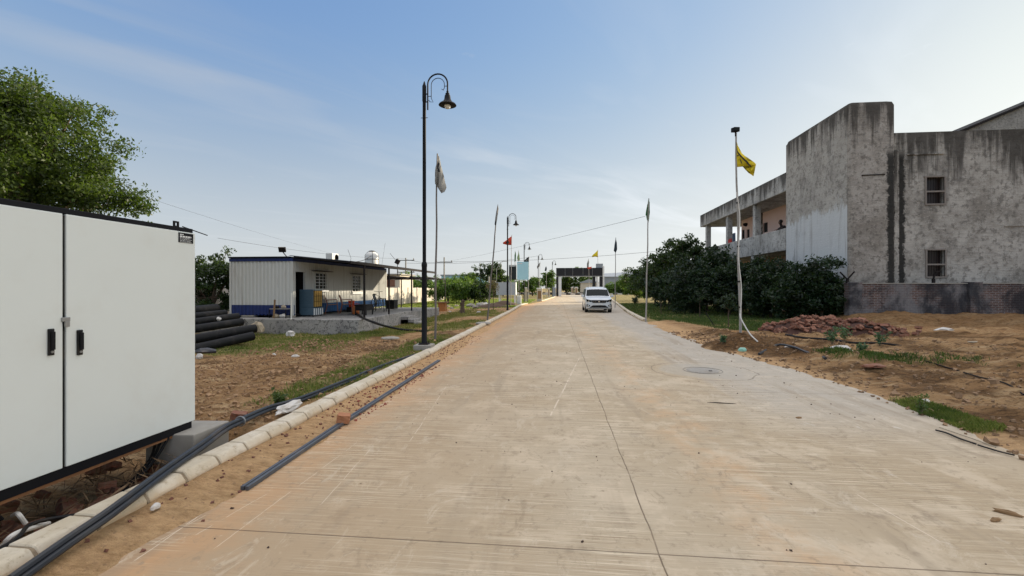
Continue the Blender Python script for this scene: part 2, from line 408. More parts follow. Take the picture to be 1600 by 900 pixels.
def axis(segs):
    a=[segs[0][0]]
    for s,e,st in segs:
        k=max(1,int(round((e-s)/st))); a+= [s+(e-s)*(i+1)/k for i in range(k)]
    return a
def geo_axis(start,end,first,mul):
    a=[];p=start;d=first;sg=1 if end>start else -1
    while abs(p-end)>d: p+=sg*d; a.append(p); d*=mul
    a.append(end); return a
def dug(x,y):
    q=min(math.hypot(x-MPX,y-MPY)/1.05,math.hypot(x-MPX-1.0,y-MPY+.9)/1.1,math.hypot(x-MPX-2.,y-MPY+1.6)/1.1)
    v=1-sm(q+.25*nz(x,y,2.5,3),.75,1.05)
    if x>12 and 17<y<21.5: v=max(v,.6*sm(y,17.6,19))
    if x<XL(y)-.3 and y<16: v=max(v,.8*sm(nz(x,y,.7,41)+.5*nz(x,y,2.2,42),.15,.4))
    if x>XR(y)+.3 and y<16.5: v=max(v,.18+.7*sm(nz(x,y*1.6,.6,44)+.5*nz(x,y*1.5,1.9,45),.0,.3))
    return v
def build_ground():
    xs=sorted(geo_axis(-12,-900,.5,1.25))+axis([(-12,-6.2,.16),(-6.2,-1.6,.075),(-1.6,3.6,.65),(3.6,12,.09),(12,20,.16)])+geo_axis(20,900,.5,1.25)
    ys=sorted(geo_axis(.6,-900,.6,1.4))+axis([(.6,14,.085),(14,24,.14),(24,60,.6)])+geo_axis(60,1500,1.2,1.2)
    nx,ny=len(xs),len(ys)
    V=[];g=[];dg=[]
    for y in ys:
        for x in xs:
            V.append((x,y,gh(x,y) if abs(x)<60 and -5<y<130 else (0 if y<130 else -.02))); g.append(gmask(x,y) if -60<x<60 and 0<y<130 else .8); dg.append(dug(x,y))
    Fc=[(j*nx+i,j*nx+i+1,(j+1)*nx+i+1,(j+1)*nx+i) for j in range(ny-1) for i in range(nx-1)]
    me=bpy.data.meshes.new('ground'); me.from_pydata(V,[],Fc); me.update()
    at=me.attributes.new('grassiness','FLOAT','POINT'); at.data.foreach_set('value',g)
    at=me.attributes.new('dug_soil','FLOAT','POINT'); at.data.foreach_set('value',dg)
    o=link_mesh('ground',me,M['ground'],None,True); tag(o,kind='structure')
    print('ground verts',len(V))
def ground_mat():
    t=NT('ground_soil'); w=t.wp
    a=t.n.new('ShaderNodeAttribute'); a.attribute_name='grassiness'; gm=a.outputs['Fac']
    a2=t.n.new('ShaderNodeAttribute'); a2.attribute_name='dug_soil'; dm=a2.outputs['Fac']
    ws=t.scale(w,.7,1.5,1)
    n1=t.noise(w,.8,6,.6,.4); n2=t.noise(ws,4,7,.75,.3); n3=t.noise(w,26,5,.75); n4=t.noise(ws,11,6,.75); st=t.noise(t.scale(w,.5,2.6,1),1.2,6,.7,.6)
    c=t.mix(t.step(n1,.35,.65),(.33,.19,.085),(.43,.27,.13))
    c=t.mix(t.m('MULTIPLY',t.step(st,.52,.62),.8),c,(.54,.38,.21))
    c=t.mix(t.m('MULTIPLY',t.step(n2,.52,.60),.8),c,(.17,.092,.04))
    c=t.mix(t.m('MULTIPLY',t.step(n4,.55,.61),.7),c,(.10,.054,.024))
    c=t.mix(t.m('MULTIPLY',t.step(n3,.60,.70),.7),c,(.66,.53,.38))
    # sandy, pinkish dust next to the road
    s=t.sep(w); ax=t.m('ABSOLUTE',t.m('SUBTRACT',s[0],.85)); near=t.m('SUBTRACT',1,t.step(ax,3.75,4.35))
    c=t.mix(t.m('MULTIPLY',near,.8),c,t.mix(t.step(n4,.35,.65),(.72,.47,.25),(.50,.31,.15)))
    c=t.mix(t.m('MULTIPLY',t.m('MULTIPLY',near,t.step(n3,.56,.66)),.5),c,(.20,.11,.065))
    c=t.mix(t.m('MULTIPLY',dm,.92),c,t.mix(t.step(n4,.42,.58),(.15,.078,.03),(.05,.026,.011)))
    gcol=t.mix(t.noise(w,2.2,5,.7),(.12,.12,.04),(.30,.25,.10))
    c=t.mix(t.m('MULTIPLY',gm,.85),c,gcol)
    h=t.m('ADD',t.m('ADD',n2,t.m('MULTIPLY',n4,.5)),t.m('MULTIPLY',n3,.22)); t.bump(h,1.0,.09)
    M['ground']=t.fin(c,.97,0,.15)
def road_mat():
    t=NT('road_concrete'); w=t.wp; s=t.sep(w); X,Y=s[0],s[1]
    n0=t.noise(w,.35,5,.6,.3); n1=t.noise(w,1.6,6,.65); n2=t.noise(w,9,6,.7); nl=t.noise(t.scale(w,1.8,.28,1),1,5,.6,.4)
    c=t.mix(t.step(n0,.35,.65),(.43,.36,.265),(.50,.445,.36))
    c=t.mix(t.m('MULTIPLY',t.step(n1,.50,.62),.7),c,(.60,.53,.43))
    c=t.mix(t.m('MULTIPLY',t.step(t.noise(w,2.8,5,.7),.56,.70),.6),c,(.27,.225,.175))
    # warm brown dust on the left lane near the camera, pale cement slurry on the right edge
    wv=t.m('MULTIPLY',t.m('SUBTRACT',nl,.5),1.4)
    lft=t.m('MULTIPLY',t.m('SUBTRACT',1,t.step(t.m('ADD',X,wv),-2.6,.6)),.7); c=t.mix(lft,c,(.38,.285,.19))
    pale=t.m('MULTIPLY',t.step(t.m('ADD',X,t.m('MULTIPLY',wv,1.2)),2.0,3.2),t.step(Y,4.0,7.5)); c=t.mix(t.m('MULTIPLY',pale,.6),c,(.42,.425,.43))
    pt=t.m('MULTIPLY',t.step(t.noise(t.scale(w,1.5,.7,1),1.3,7,.75,.6),.60,.70),t.step(X,1.2,3.2)); c=t.mix(t.m('MULTIPLY',pt,.45),c,(.66,.66,.64))
    # track of orange sand dropped along the right lane
    dx=t.m('ABSOLUTE',t.m('SUBTRACT',t.m('ADD',X,t.m('MULTIPLY',wv,.5)),t.m('ADD',1.62,t.m('MULTIPLY',Y,-.035))))
    snd=t.m('MULTIPLY',t.m('SUBTRACT',1,t.step(dx,.02,.55)),t.step(t.noise(w,1.7,6,.7),.40,.68)); c=t.mix(t.m('MULTIPLY',snd,.6),c,(.58,.40,.25))
    sl=t.m('SUBTRACT',1,t.step(t.m('ADD',X,t.m('MULTIPLY',t.m('SUBTRACT',t.noise(w,1.3,6,.7),.5),1.9)),-2.7,-1.75)); c=t.mix(t.m('MULTIPLY',sl,.85),c,(.52,.33,.19))
    # darker tyre-worn stripes
    dk=t.m('MULTIPLY',t.step(t.noise(t.scale(w,2.4,.22,1),1,4,.6,.3),.54,.70),.5); c=t.mix(dk,c,(.30,.255,.20))
    # brushed transverse grooves
    yy=t.m('ADD',Y,t.m('MULTIPLY',t.noise(t.scale(w,.6,3,1),1,3),.05))
    g1=t.noise(t.scale(w,.9,60,1),1,4,.8); g2=t.noise(t.scale(w,.7,22,1),1,3,.7)
    amt=t.m('MULTIPLY',t.step(t.noise(w,.55,4,.6),.34,.62),t.m('SUBTRACT',1,t.step(Y,6,17)))
    gg=t.m('MULTIPLY',t.step(t.m('ADD',t.m('MULTIPLY',g1,.75),t.m('MULTIPLY',g2,.25)),.5,.6),amt)
    c=t.mix(t.m('MULTIPLY',gg,.75),c,(.74,.67,.55)); 
    gd=t.m('MULTIPLY',t.m('SUBTRACT',1,t.step(g1,.36,.46)),amt); c=t.mix(t.m('MULTIPLY',gd,.7),c,(.26,.20,.14))
    c=t.mix(t.m('MULTIPLY',t.step(n2,.56,.68),.55),c,(.29,.24,.18)); c=t.mix(t.m('MULTIPLY',t.step(t.noise(w,14,5,.75),.62,.72),.5),c,(.66,.58,.47))
    sp=t.m('SUBTRACT',1,t.step(t.vor(w,2.1),.015,.03)); c=t.mix(t.m('MULTIPLY',sp,.7),c,(.09,.06,.04))
    bl1=t.noise(t.scale(w,1,.55,1),3.3,8,.8,.8); c=t.mix(t.m('MULTIPLY',t.step(bl1,.55,.62),.32),c,(.64,.59,.51)); bl2=t.noise(t.scale(w,1,.6,1),5.1,8,.82,1.2); c=t.mix(t.m('MULTIPLY',t.step(bl2,.55,.64),.5),c,(.29,.24,.18))
    vv=t.m('MULTIPLY',t.step(bl1,.64,.68),t.step(X,1.8,3.0)); c=t.mix(t.m('MULTIPLY',vv,.75),c,(.72,.76,.82))
    # scratches
    def line(x0,y0,x1,y1,wd,wob=.02):
        dx,dy=x1-x0,y1-y0; L=math.hypot(dx,dy); dx/=L;dy/=L
        a=t.m('ADD',t.m('MULTIPLY',t.m('SUBTRACT',X,x0),dx),t.m('MULTIPLY',t.m('SUBTRACT',Y,y0),dy))
        b=t.m('ABSOLUTE',t.m('ADD',t.m('SUBTRACT',t.m('MULTIPLY',t.m('SUBTRACT',X,x0),dy),t.m('MULTIPLY',t.m('SUBTRACT',Y,y0),dx)),t.m('MULTIPLY',t.m('SUBTRACT',n1,.5),wob*2)))
        ins=t.m('MULTIPLY',t.step(a,0,.05),t.m('SUBTRACT',1,t.step(a,L-.05,L)))
        return t.m('MULTIPLY',ins,t.m('SUBTRACT',1,t.step(b,wd*.3,wd)))
    for (a,b,wd) in (((205,880),(520,660),.006),((330,860),(560,690),.004),((280,850),(420,770),.004),((860,650),(905,560),.015),((500,790),(580,700),.004),((1335,770),(1475,850),.006),((640,690),(700,600),.005),((150,899),(330,800),.004)):
        p,q=G(*a),G(*b); c=t.mix(t.m('MULTIPLY',t.m('MULTIPLY',line(p.x,p.y,q.x,q.y,wd),t.step(t.noise(w,6,3,.6),.40,.52)),.65),c,(.74,.68,.60))
    # sawn joints and the wandering centre joint
    wob=t.m('MULTIPLY',t.m('SUBTRACT',t.noise(t.scale(w,.2,1,1),1.4,4,.6),.5),.05)
    jl=t.m('SUBTRACT',1,t.step(t.m('ABSOLUTE',t.m('SUBTRACT',t.m('ADD',X,wob),.62)),.001,.0075))
    y0=G(870,857).y; k=t.m('MODULO',t.m('ADD',t.m('SUBTRACT',Y,y0-2.25),t.m('MULTIPLY',t.m('SUBTRACT',n1,.5),.012)),4.5)
    wt=.0045
    jt=t.m('SUBTRACT',1,t.step(t.m('ABSOLUTE',t.m('SUBTRACT',k,2.25)),.001,.0075))
    joint=t.m('MAXIMUM',t.m('MULTIPLY',jl,t.mix(t.step(n1,.35,.6),(.45,.45,.45),(.95,.95,.95))),t.m('MULTIPLY',jt,.85)); c=t.mix(t.m('MULTIPLY',joint,.85),c,(.10,.07,.05))
    # cement patch round the manhole
    mh=G(1098,579); md=t.m('SQRT',t.m('ADD',t.m('POWER',t.m('SUBTRACT',X,mh.x),2),t.m('POWER',t.m('SUBTRACT',Y,mh.y),2)))
    pr=t.m('SUBTRACT',1,t.step(t.m('ADD',md,t.m('MULTIPLY',n1,.3)),.85,1.0)); c=t.mix(t.m('MULTIPLY',pr,.5),c,(.42,.41,.385))
    ed=t.m('SUBTRACT',1,t.step(t.m('ABSOLUTE',t.m('SUBTRACT',t.m('ADD',md,t.m('MULTIPLY',t.m('SUBTRACT',n1,.5),.3)),.95)),.005,.02)); c=t.mix(t.m('MULTIPLY',ed,.6),c,(.16,.14,.12))
    h=t.m('ADD',t.m('ADD',t.m('MULTIPLY',gg,.5),t.m('MULTIPLY',n2,.6)),t.m('MULTIPLY',joint,-2.5)); t.bump(h,.5,.008)
    c=t.mix(1,c,(.98,.92,.815),'MULTIPLY')
    M['road']=t.fin(c,t.mix(n1,(.8,.8,.8),(.95,.95,.95)),0,.25)
ground_mat(); road_mat(); build_ground()
def strip(name,fl,fr,ys,z,mat,nx=12):
    V=[];Fc=[]
    for y in ys:
        a,b=fl(y),fr(y)
        for i in range(nx+1): V.append((a+(b-a)*i/nx,y,z))
    for j in range(len(ys)-1):
        for i in range(nx):
            k=j*(nx+1)+i; Fc.append((k,k+1,k+nx+2,k+nx+1))
    me=bpy.data.meshes.new(name); me.from_pydata(V,[],Fc); me.update(); return tag(link_mesh(name,me,mat),kind='structure')
strip('road',lambda y:XL(y)+.02,lambda y:XR(y)+.35,[i*1.0-6 for i in range(112)],0,M['road'])
# cross street beyond the gate
o=MB().box((0,121,-.02),(160,22,.08)).build('cross_road',M['road']); tag(o,kind='structure')
# kerbs: cast blocks with mortar in between
def kerb_mat():
    t=NT('kerb_concrete'); w=t.wp; s=t.sep(w); n=t.noise(w,9,6,.7); n2=t.noise(w,2.5,5,.65)
    c=t.mix(t.step(n2,.35,.7),(.52,.45,.33),(.64,.58,.47)); c=t.mix(t.m('MULTIPLY',t.step(n,.52,.68),.6),c,(.34,.26,.16)); c=t.mix(t.m('MULTIPLY',t.step(t.noise(w,22,6,.75),.58,.68),.5),c,(.25,.19,.12))
    low=t.m('SUBTRACT',1,t.step(t.m('ADD',s[2],t.m('MULTIPLY',t.m('SUBTRACT',n,.5),.12)),.03,.12)); c=t.mix(t.m('MULTIPLY',low,.6),c,(.48,.32,.16))
    t.bump(n,.5,.01); M['kerb']=t.fin(c,.9)
    t=NT('kerb_mortar'); n=t.noise(t.wp,14,6,.7); c=t.mix(n,(.17,.13,.085),(.34,.27,.18)); t.bump(n,.7,.01); M['mortar']=t.fin(c,.95)
    t=NT('kerb_black_white'); s=t.sep(t.wp); k=t.m('GREATER_THAN',t.m('FRACT',t.m('MULTIPLY',s[0],.45)),.5); M['bwkerb']=t.fin(t.mix(k,(.03,.03,.03),(.6,.58,.52)),.8)
kerb_mat()
def kerb(xf,side,y0,y1,step=.35,hgt=.13):
    mb=MB(); mo=MB(); y=y0; r=random.Random(3)
    while y<y1:
        ye=y+step-.02; a,b=xf(y),xf(ye); h=hgt+r.uniform(-.006,.006); off=r.uniform(-.006,.006)
        def sec(x,yy,sh=0,hh=0):
            pr=[(0,-.12),(0-.0,h*.55-sh),(-.035,h-.012-sh),(-.05,h-sh),(-.20,h+.002-sh),(-.215,h-.01-sh),(-.215,-.12)]
            return [(x+off+side*-1*(-p[0]) if False else x+off+(p[0]*side),yy,p[1]) for p in pr]
        for (p,q,ya,yb,m_,sh) in ((a,b,y,ye,mb,0),(b,xf(y+step),ye,y+step,mo,.012)):
            A=sec(p,ya,sh);B=sec(q,yb,sh); n=len(A)
            m_.add(A+B,[(i,i+1,n+i+1,n+i) for i in range(n-1)]+[tuple(range(n)),tuple(range(2*n-1,n-1,-1))])
        y+=step
    return mb,mo
mb,mo=kerb(XL,1,-1.2,44.5)
k1=mb.build('kerb',M['kerb'],origin=(-3,0,0)); tag(k1,kind='structure'); k1.modifiers.new('b','BEVEL').width=.008
k2=mo.build('kerb_mortar',M['mortar'],origin=(-3,0,0)); tag(k2,kind='structure')
mb,mo=kerb(lambda y:XL(y),1,54,84,.7); tag(mb.build('kerb',M['kerb'],origin=(-1,60,0)),kind='structure')
mb,mo=kerb(lambda y:XR(y),-1,22.3,84,1.0); tag(mb.build('kerb',M['kerb'],origin=(4,30,0)),kind='structure'); tag(mo.build('kerb_mortar',M['mortar'],origin=(4,30,0)),kind='structure')
mb=MB(); mb.bb(-30,40,109.2,109.6,-.1,.35); tag(mb.build('kerb',M['bwkerb']),kind='structure')
mb=MB(); mb.bb(-60,80,132,132.4,-.1,.35); tag(mb.build('kerb',M['bwkerb']),kind='structure')
# manhole cover
mh=G(1098,579); c=MB(); c.lathe((mh.x,mh.y,0),[(.30,-.02),(.30,.006),(.285,.009),(.27,.005),(.02,.007)],40)
t_=thing('manhole_cover',(mh.x,mh.y,0),'round concrete manhole cover set in a cement patch on the right lane','manhole cover')
c.build('cover',M['concrete'],t_); MB().tube([(mh.x+.36*math.cos(a),mh.y+.36*math.sin(a),.004) for a in [i*math.pi/24 for i in range(49)]],.005,6).build('rim',M['concrete'],t_)
MB().box((mh.x+.12,mh.y-.08,.012),(.06,.03,.01)).build('lifting_slot',M['dark_inside'],t_)
# distant flat ground fades into sheds and trees (built later)

# ================================================================ RIGHT BUILDING
def plaster(name,top,base=(.33,.31,.28),light=(.47,.45,.41),wash=None,stain_x=None,stz=2.2):
    t=NT(name); w=t.wp; s=t.sep(w)
    n1=t.noise(w,.7,6,.65,.3); n2=t.noise(w,4.5,6,.7); n3=t.noise(w,20,4,.7); ns=t.noise(t.scale(w,2.6,2.6,.16),1,6,.65)
    cr=t.noise(t.scale(w,.8,.8,9),1.6,3,.6)
    c=t.mix(t.step(n1,.33,.66),base,light); c=t.mix(t.m('MULTIPLY',t.step(n2,.49,.62),.7),c,tuple(x*.5 for x in base))
    nf=t.noise(t.scale(w,1,1,1.6),9,7,.8); c=t.mix(t.m('MULTIPLY',t.step(nf,.53,.64),.55),c,tuple(x*1.25 for x in light)); c=t.mix(t.m('MULTIPLY',t.step(n3,.55,.68),.5),c,tuple(x*.45 for x in base)); c=t.mix(t.m('MULTIPLY',t.step(cr,.56,.64),.25),c,tuple(x*.5 for x in base))
    if wash:
        wn=t.m('ADD',s[2],t.m('MULTIPLY',t.m('SUBTRACT',t.noise(t.scale(w,1.5,1.5,.6),1,6,.7),.5),2.6)); f=t.m('SUBTRACT',1,t.step(wn,wash-.15,wash+.15))
        wc=t.mix(t.step(ns,.50,.66),(.60,.62,.62),(.40,.40,.39)); c=t.mix(t.m('MULTIPLY',f,.9),c,wc)
    d=t.m('SUBTRACT',top,s[2]); tz=t.m('ADD',t.m('DIVIDE',d,stz),t.m('MULTIPLY',t.m('SUBTRACT',ns,.5),-5.0))
    f=t.m('SUBTRACT',1,t.step(tz,.1,1.0)); c=t.mix(t.m('MULTIPLY',f,.85),c,(.045,.041,.036))
    big=t.m('MULTIPLY',t.step(t.noise(t.scale(w,.5,.5,.22),1,6,.7,.4),.53,.68),.55); c=t.mix(big,c,(.12,.11,.10))
    if stain_x:
        for (a,b) in stain_x:
            q=t.m('ABSOLUTE',t.m('SUBTRACT',t.m('ADD',s[0],t.m('MULTIPLY',t.m('SUBTRACT',t.noise(w,5,6,.75),.5),.6)),(a+b)/2)); f=t.m('SUBTRACT',1,t.step(q,(b-a)*.3,(b-a)*.6)); f=t.m('MULTIPLY',f,t.m('SUBTRACT',1,t.step(s[2],7.6,8.3)))
            c=t.mix(t.m('MULTIPLY',f,.93),c,(.018,.018,.017))
    h=t.m('ADD',t.m('ADD',n2,t.m('MULTIPLY',n3,.5)),t.m('MULTIPLY',cr,.5)); t.bump(h,.6,.03)
    return t.fin(c,.95,0,.15)
def wall_holes(mb,us,vs,holes,fn,depth,nrm):
    """flat wall in (u,v) with rectangular openings; fn(u,v,d) gives the point d metres behind the face"""
    U=sorted(set([us[0],us[1]]+[h[0] for h in holes]+[h[1] for h in holes])); V=sorted(set([vs[0],vs[1]]+[h[2] for h in holes]+[h[3] for h in holes]))
    inh=lambda u,v:any(h[0]<u<h[1] and h[2]<v<h[3] for h in holes)
    for d in(0,depth):
        for a,b in zip(U,U[1:]):
            for c,e in zip(V,V[1:]):
                if not inh((a+b)/2,(c+e)/2): mb.add([fn(a,c,d),fn(b,c,d),fn(b,e,d),fn(a,e,d)],[(0,1,2,3) if d else (3,2,1,0)])
    for (a,b,c,e) in list(holes)+[(us[0],us[1],vs[0],vs[1])]:
        for p,q in(((a,c),(b,c)),((b,c),(b,e)),((b,e),(a,e)),((a,e),(a,c))): mb.add([fn(*p,0),fn(*q,0),fn(*q,depth),fn(*p,depth)],[(0,1,2,3)])
BX=13.46; BY=22.5
XT=OY(1399,300,22.2).x          # right edge of the tower
XF=XT+.42
bld=thing('school_building',(BX+4,BY+8,0),'two storey weathered grey concrete building with stair tower and open balcony wing','building')
pm_f=plaster('plaster_front',8.85,(.27,.25,.22),(.50,.475,.43),stain_x=[(XT-.28,XT+.06),(XT+.28,XT+.62)])
pm_t=plaster('plaster_tower',10.25,(.24,.215,.185),(.40,.37,.33),stain_x=[(XT-.36,XT+.02)],stz=1.8)
pm_s=plaster('plaster_side',10.25,(.36,.335,.30),(.47,.445,.40),wash=5.5,stz=1.3)
pm_w=plaster('plaster_wing',8.5,(.36,.35,.325),(.54,.53,.50),stz=1.0)
t=NT('pink_plaster'); w=t.wp; n=t.noise(w,2,5,.6); M['pink']=t.fin(t.mix(n,(.74,.52,.46),(.82,.62,.56)),.9)
# front facade with two windows
w1a,w1b=OY(1447,277,BY),OY(1475,318,BY); w2a,w2b=OY(1448,391,BY),OY(1476,432,BY)
hol=[(w1a.x,w1b.x,w1b.z,w1a.z),(w2a.x,w2b.x,w2b.z,w2a.z)]
mb=MB(); wall_holes(mb,(XT+.02,34),(-.3,8.83),hol,lambda u,v,d:(u,BY+d,v),.3,None); mb.build('front_wall',pm_f,bld)
mb=MB(); mb.bb(XT+.1,34,BY+.3,BY+14,8.15,8.4); mb.build('roof_slab',pm_f,bld)
mb=MB(); mb.bb(33.7,33.98,BY+.31,BY+14,-.3,8.14); mb.bb(XT+.3,33.7,BY+13.7,BY+14,-.3,8.14); mb.build('rear_wall',pm_f,bld)
mb=MB(); mb.box(((XT+.05+XT+.3)/2,BY-.07,3.95),(.22,.13,8.1)); o=mb.build('pilaster',pm_f,bld,bevel=.02)
for i,(a,b,c,e) in enumerate(hol):
    f=MB(); 
    for p,q in(((a-.06,c-.03),(b+.08,c-.03)),((a-.10,e+.03),(b+.03,e+.03)),((a-.03,c-.03),(a-.03,e+.03)),((b+.03,c),(b+.03,e)),((a,(c+e)/2-.05),(b,(c+e)/2-.05))): f.bar((p[0],BY-.005,p[1]),(q[0],BY-.005,q[1]),.06,.07)
    fr=f.build('window_frame',M['frame_grey'] if 'frame_grey' in M else mat_plain('frame_grey',(.24,.21,.185),.8),bld); M['frame_grey']=fr.data.materials[0]
    g_=MB()
    for k in range(7): g_.bar((a+(b-a)*(k+.5)/7,BY+.10,c),(a+(b-a)*(k+.5)/7,BY+.10,e),.014)
    g_.build('window_bars',M['dark_steel'],fr)
    MB().bb(a,b,BY+.22,BY+.26,c,e).build('pane',mat_plain('window_dark',(.03,.018,.016),.35),fr)
mb=MB(); mb.bar((OY(1384,281,BY).x,BY-.03,OY(0,281,22.2).z),(OY(1340,281,22.2).x,BY-.03,OY(0,281,22.2).z),.05); 
# tower, slightly rounded corners
def rbox_outline(x0,x1,y0,y1,r,n=5):
    out=[]
    for cx,cy,a0 in((x1-r,y1-r,0),(x0+r,y1-r,90),(x0+r,y0+r,180),(x1-r,y0+r,270)):
        for k in range(n+1):
            a=R(a0+90*k/n); out.append((cx+r*math.cos(a),cy+r*math.sin(a)))
    return out
TY0=BY-.3; TY1=OX(1228,300,BX).y
ol=rbox_outline(BX+.012,XT,TY0,TY1,.12)
mb=MB(); n=len(ol); lev=[(-.3,0),(10.05,0),(10.2,.05),(10.26,.16)]; vs=[];fs=[]
cx,cy=(BX+XT)/2,(TY0+TY1)/2
for z,ins in lev:
    for x,y in ol: vs.append((x+(cx-x)/abs(cx-x)*ins,y+(cy-y)/abs(cy-y)*ins,z))
for i in range(len(lev)-1):
    for j in range(n): fs.append((i*n+j,i*n+(j+1)%n,(i+1)*n+(j+1)%n,(i+1)*n+j))
fs.append(tuple(range((len(lev)-1)*n,len(lev)*n))); mb.add(vs,fs); mb.build('stair_tower',pm_t,bld,smooth=True)
mb=MB(); mb.bb(BX,BX+.011,TY0+.13,TY1-.02,-.3,10.03); mb.build('tower_side_render',pm_s,bld)
zc=OY(1350,275,TY0).z; mb=MB(); mb.bar((BX+.55,TY0-.01,zc+.03),(XT-.45,TY0-.01,zc+.05),.05,.04); mb.build('crack_ledge',M['dark_steel'],bld)
za=OY(1440,241,BY).z; mb=MB(); mb.box((XT+1.5,BY-.02,za),(1.6,.08,.05)); mb.build('ledge',pm_f,bld)
zb=OY(1580,353,BY).z; mb=MB(); mb.box((OY(1580,353,BY).x+1,BY-.015,zb),(2.6,.06,.05)); mb.build('ledge',pm_f,bld)
# balcony wing along the road
C1=OX(1175,330,BX).y; C2=OX(1133,345,BX).y; C3=OX(1101,360,BX).y; WY1=OX(1094,345,BX).y
mb=MB(); mb.bb(BX,BX+.2,TY1+.01,WY1,7.35,8.46); mb.bb(BX+.2,BX+8,WY1-.2,WY1,7.35,8.46); mb.build('roof_fascia',pm_w,bld,bevel=.03)
mb=MB(); mb.bb(BX+.2,BX+8,TY1+.01,WY1-.2,7.4,7.6); mb.build('roof_slab',pm_w,bld)
mb=MB(); mb.bb(BX-.03,BX+.12,TY1+.012,WY1-.05,3.85,5.16); mb.bb(BX+.12,BX+2.1,WY1-.2,WY1-.051,3.85,5.16); mb.build('balcony_parapet',pm_w,bld,bevel=.02)
mb=MB(); mb.bb(BX+.12,BX+8,TY1+.01,WY1-.2,3.86,4.05); mb.build('floor_slab',pm_w,bld)
for yy in(C1,C2,C3):
    mb=MB(); mb.bb(BX+.13,BX+.5,yy-.2,yy+.2,4.06,7.39); mb.build('column',pm_w,bld,bevel=.01)
    mb=MB(); mb.bb(BX+.01,BX+.38,yy-.2,yy+.2,-.3,3.84); mb.build('column',pm_w,bld,bevel=.01)
IX=BX+2.3; IY1=C2-.4
hs=[]
for (xa,xb,ya,yb) in((1158.5,1163.2,360,372.5),(1166.5,1171,359,371),(1180,1187,352,366),(1192,1199.5,349,362)):
    p=OX(xa,ya,IX); q=OX(xb,yb,IX); hs.append((min(p.y,q.y),max(p.y,q.y),min(p.z,q.z),max(p.z,q.z)))
mb=MB(); wall_holes(mb,(TY1,IY1),(-.3,7.4),hs,lambda u,v,d:(IX+d,u,v),.2,None); iw=mb.build('corridor_wall',M['pink'],bld)
for h in hs: MB().bb(IX+.1,IX+.14,h[0],h[1],h[2],h[3]).build('window_opening',M['dark_inside'],iw)
mb=MB(); mb.bb(IX+.2,BX+8,IY1-.2,IY1,-.3,7.4); mb.bb(BX+7.7,BX+8,TY1,IY1-.2,-.3,7.4); mb.build('end_wall',M['pink'],bld)
mb=MB(); mb.bb(XT+.05,BX+8,BY+13,TY1+.3 if TY1+.3>BY+13 else BY+13.2,-.3,8.3); 
# hanging things on the balcony
q=OX(1137,374,BX+.05); 
def cloth(name,pts,w,mat,label,cat,thick=.02,origin=None,group=None):
    """pts: closed outline (a list of Vectors); gets a gentle thickness w"""
    pass
def drape(cx,cy,z0,z1,wy,mat,label,amp=.05,name='hanging_cloth',cat='cloth',xth=.03):
    mb=MB(); n=10; vs=[];fs=[]
    for k,s in((0,1),(1,-1)):
        for i in range(n+1):
            for j in range(6):
                y=cy-wy/2+wy*i/n; z=z1+(z0-z1)*j/5+.03*math.sin(i*1.7+j); x=cx+amp*math.sin(i*1.3+j*.5)*(j/5)+s*xth/2
                vs.append((x,y,z))
    m=(n+1)*6
    for i in range(n):
        for j in range(5):
            a=i*6+j; fs.append((a,a+1,a+7,a+6)); fs.append((m+a,m+a+6,m+a+7,m+a+1))
    for i in range(n): 
        for jj in(0,5): a=i*6+jj; fs.append((a,a+6,m+a+6,m+a))
    for j in range(5):
        for ii in(0,n): a=ii*6+j; fs.append((a,m+a,m+a+1,a+1))
    mb.add(vs,fs); return tag(mb.build(name,mat,smooth=True),label,cat)
drape(BX+.18,q.y,4.75,5.5,.9,M['cloth_red'],'red cloth bundled over the balcony parapet beside the second column')
q=OX(1146,366,BX+1.6); drape(BX+1.6,q.y,5.0,6.3,.8,M['cloth_blue'],'blue grey garment hanging upright in the balcony corridor',.02)
q=OX(1165.5,351,IX-.05); 
w_=thing('wall_lamp',(IX-.06,q.y,q.z),'small dark round fixture on the pink corridor wall','lamp'); MB().lathe((IX-.06,q.y,q.z-.15),[(.05,0),(.22,.1),(.22,.25),(.05,.3)],10).build('lamp_head',M['dark_steel'],w_); MB().box((IX-.02,q.y,q.z),(.05,.1,.1)).build('bracket',M['dark_steel'],w_)
# shed roof rising far behind
a=OY(1512,203,60); b=OY(1620,158,60)
ap=b.x+26; az=b.z+26*(b.z-a.z)/(b.x-a.x)  # unseen rise past the frame edge, extended to block the sun
mb=MB(); mb.prism([(a.x-6,60,0),(ap+34,60,0),(ap+34,60,az-14),(ap,60,az),(b.x,60,b.z),(a.x,60,a.z),(a.x-6,60,a.z-6*(b.z-a.z)/(b.x-a.x))],(0,18,0))
sh=thing('warehouse',(b.x,66,0),'grey gable end of a large shed rising behind the concrete building','building'); mb.build('gable_wall',plaster('plaster_shed',60,(.25,.24,.23),(.34,.33,.31)),sh)
mb=MB(); s0=Vector((a.x-6.3,59.7,a.z-6.3*(b.z-a.z)/(b.x-a.x))); s1=Vector((ap,59.7,az)); mb.prism([s0+Vector((0,0,.02)),s1+Vector((0,0,.02)),s1+Vector((0,0,.3)),s0+Vector((-.3,0,.22))],(0,18.4,0)); mb.build('roof',M['dark_steel'],sh)
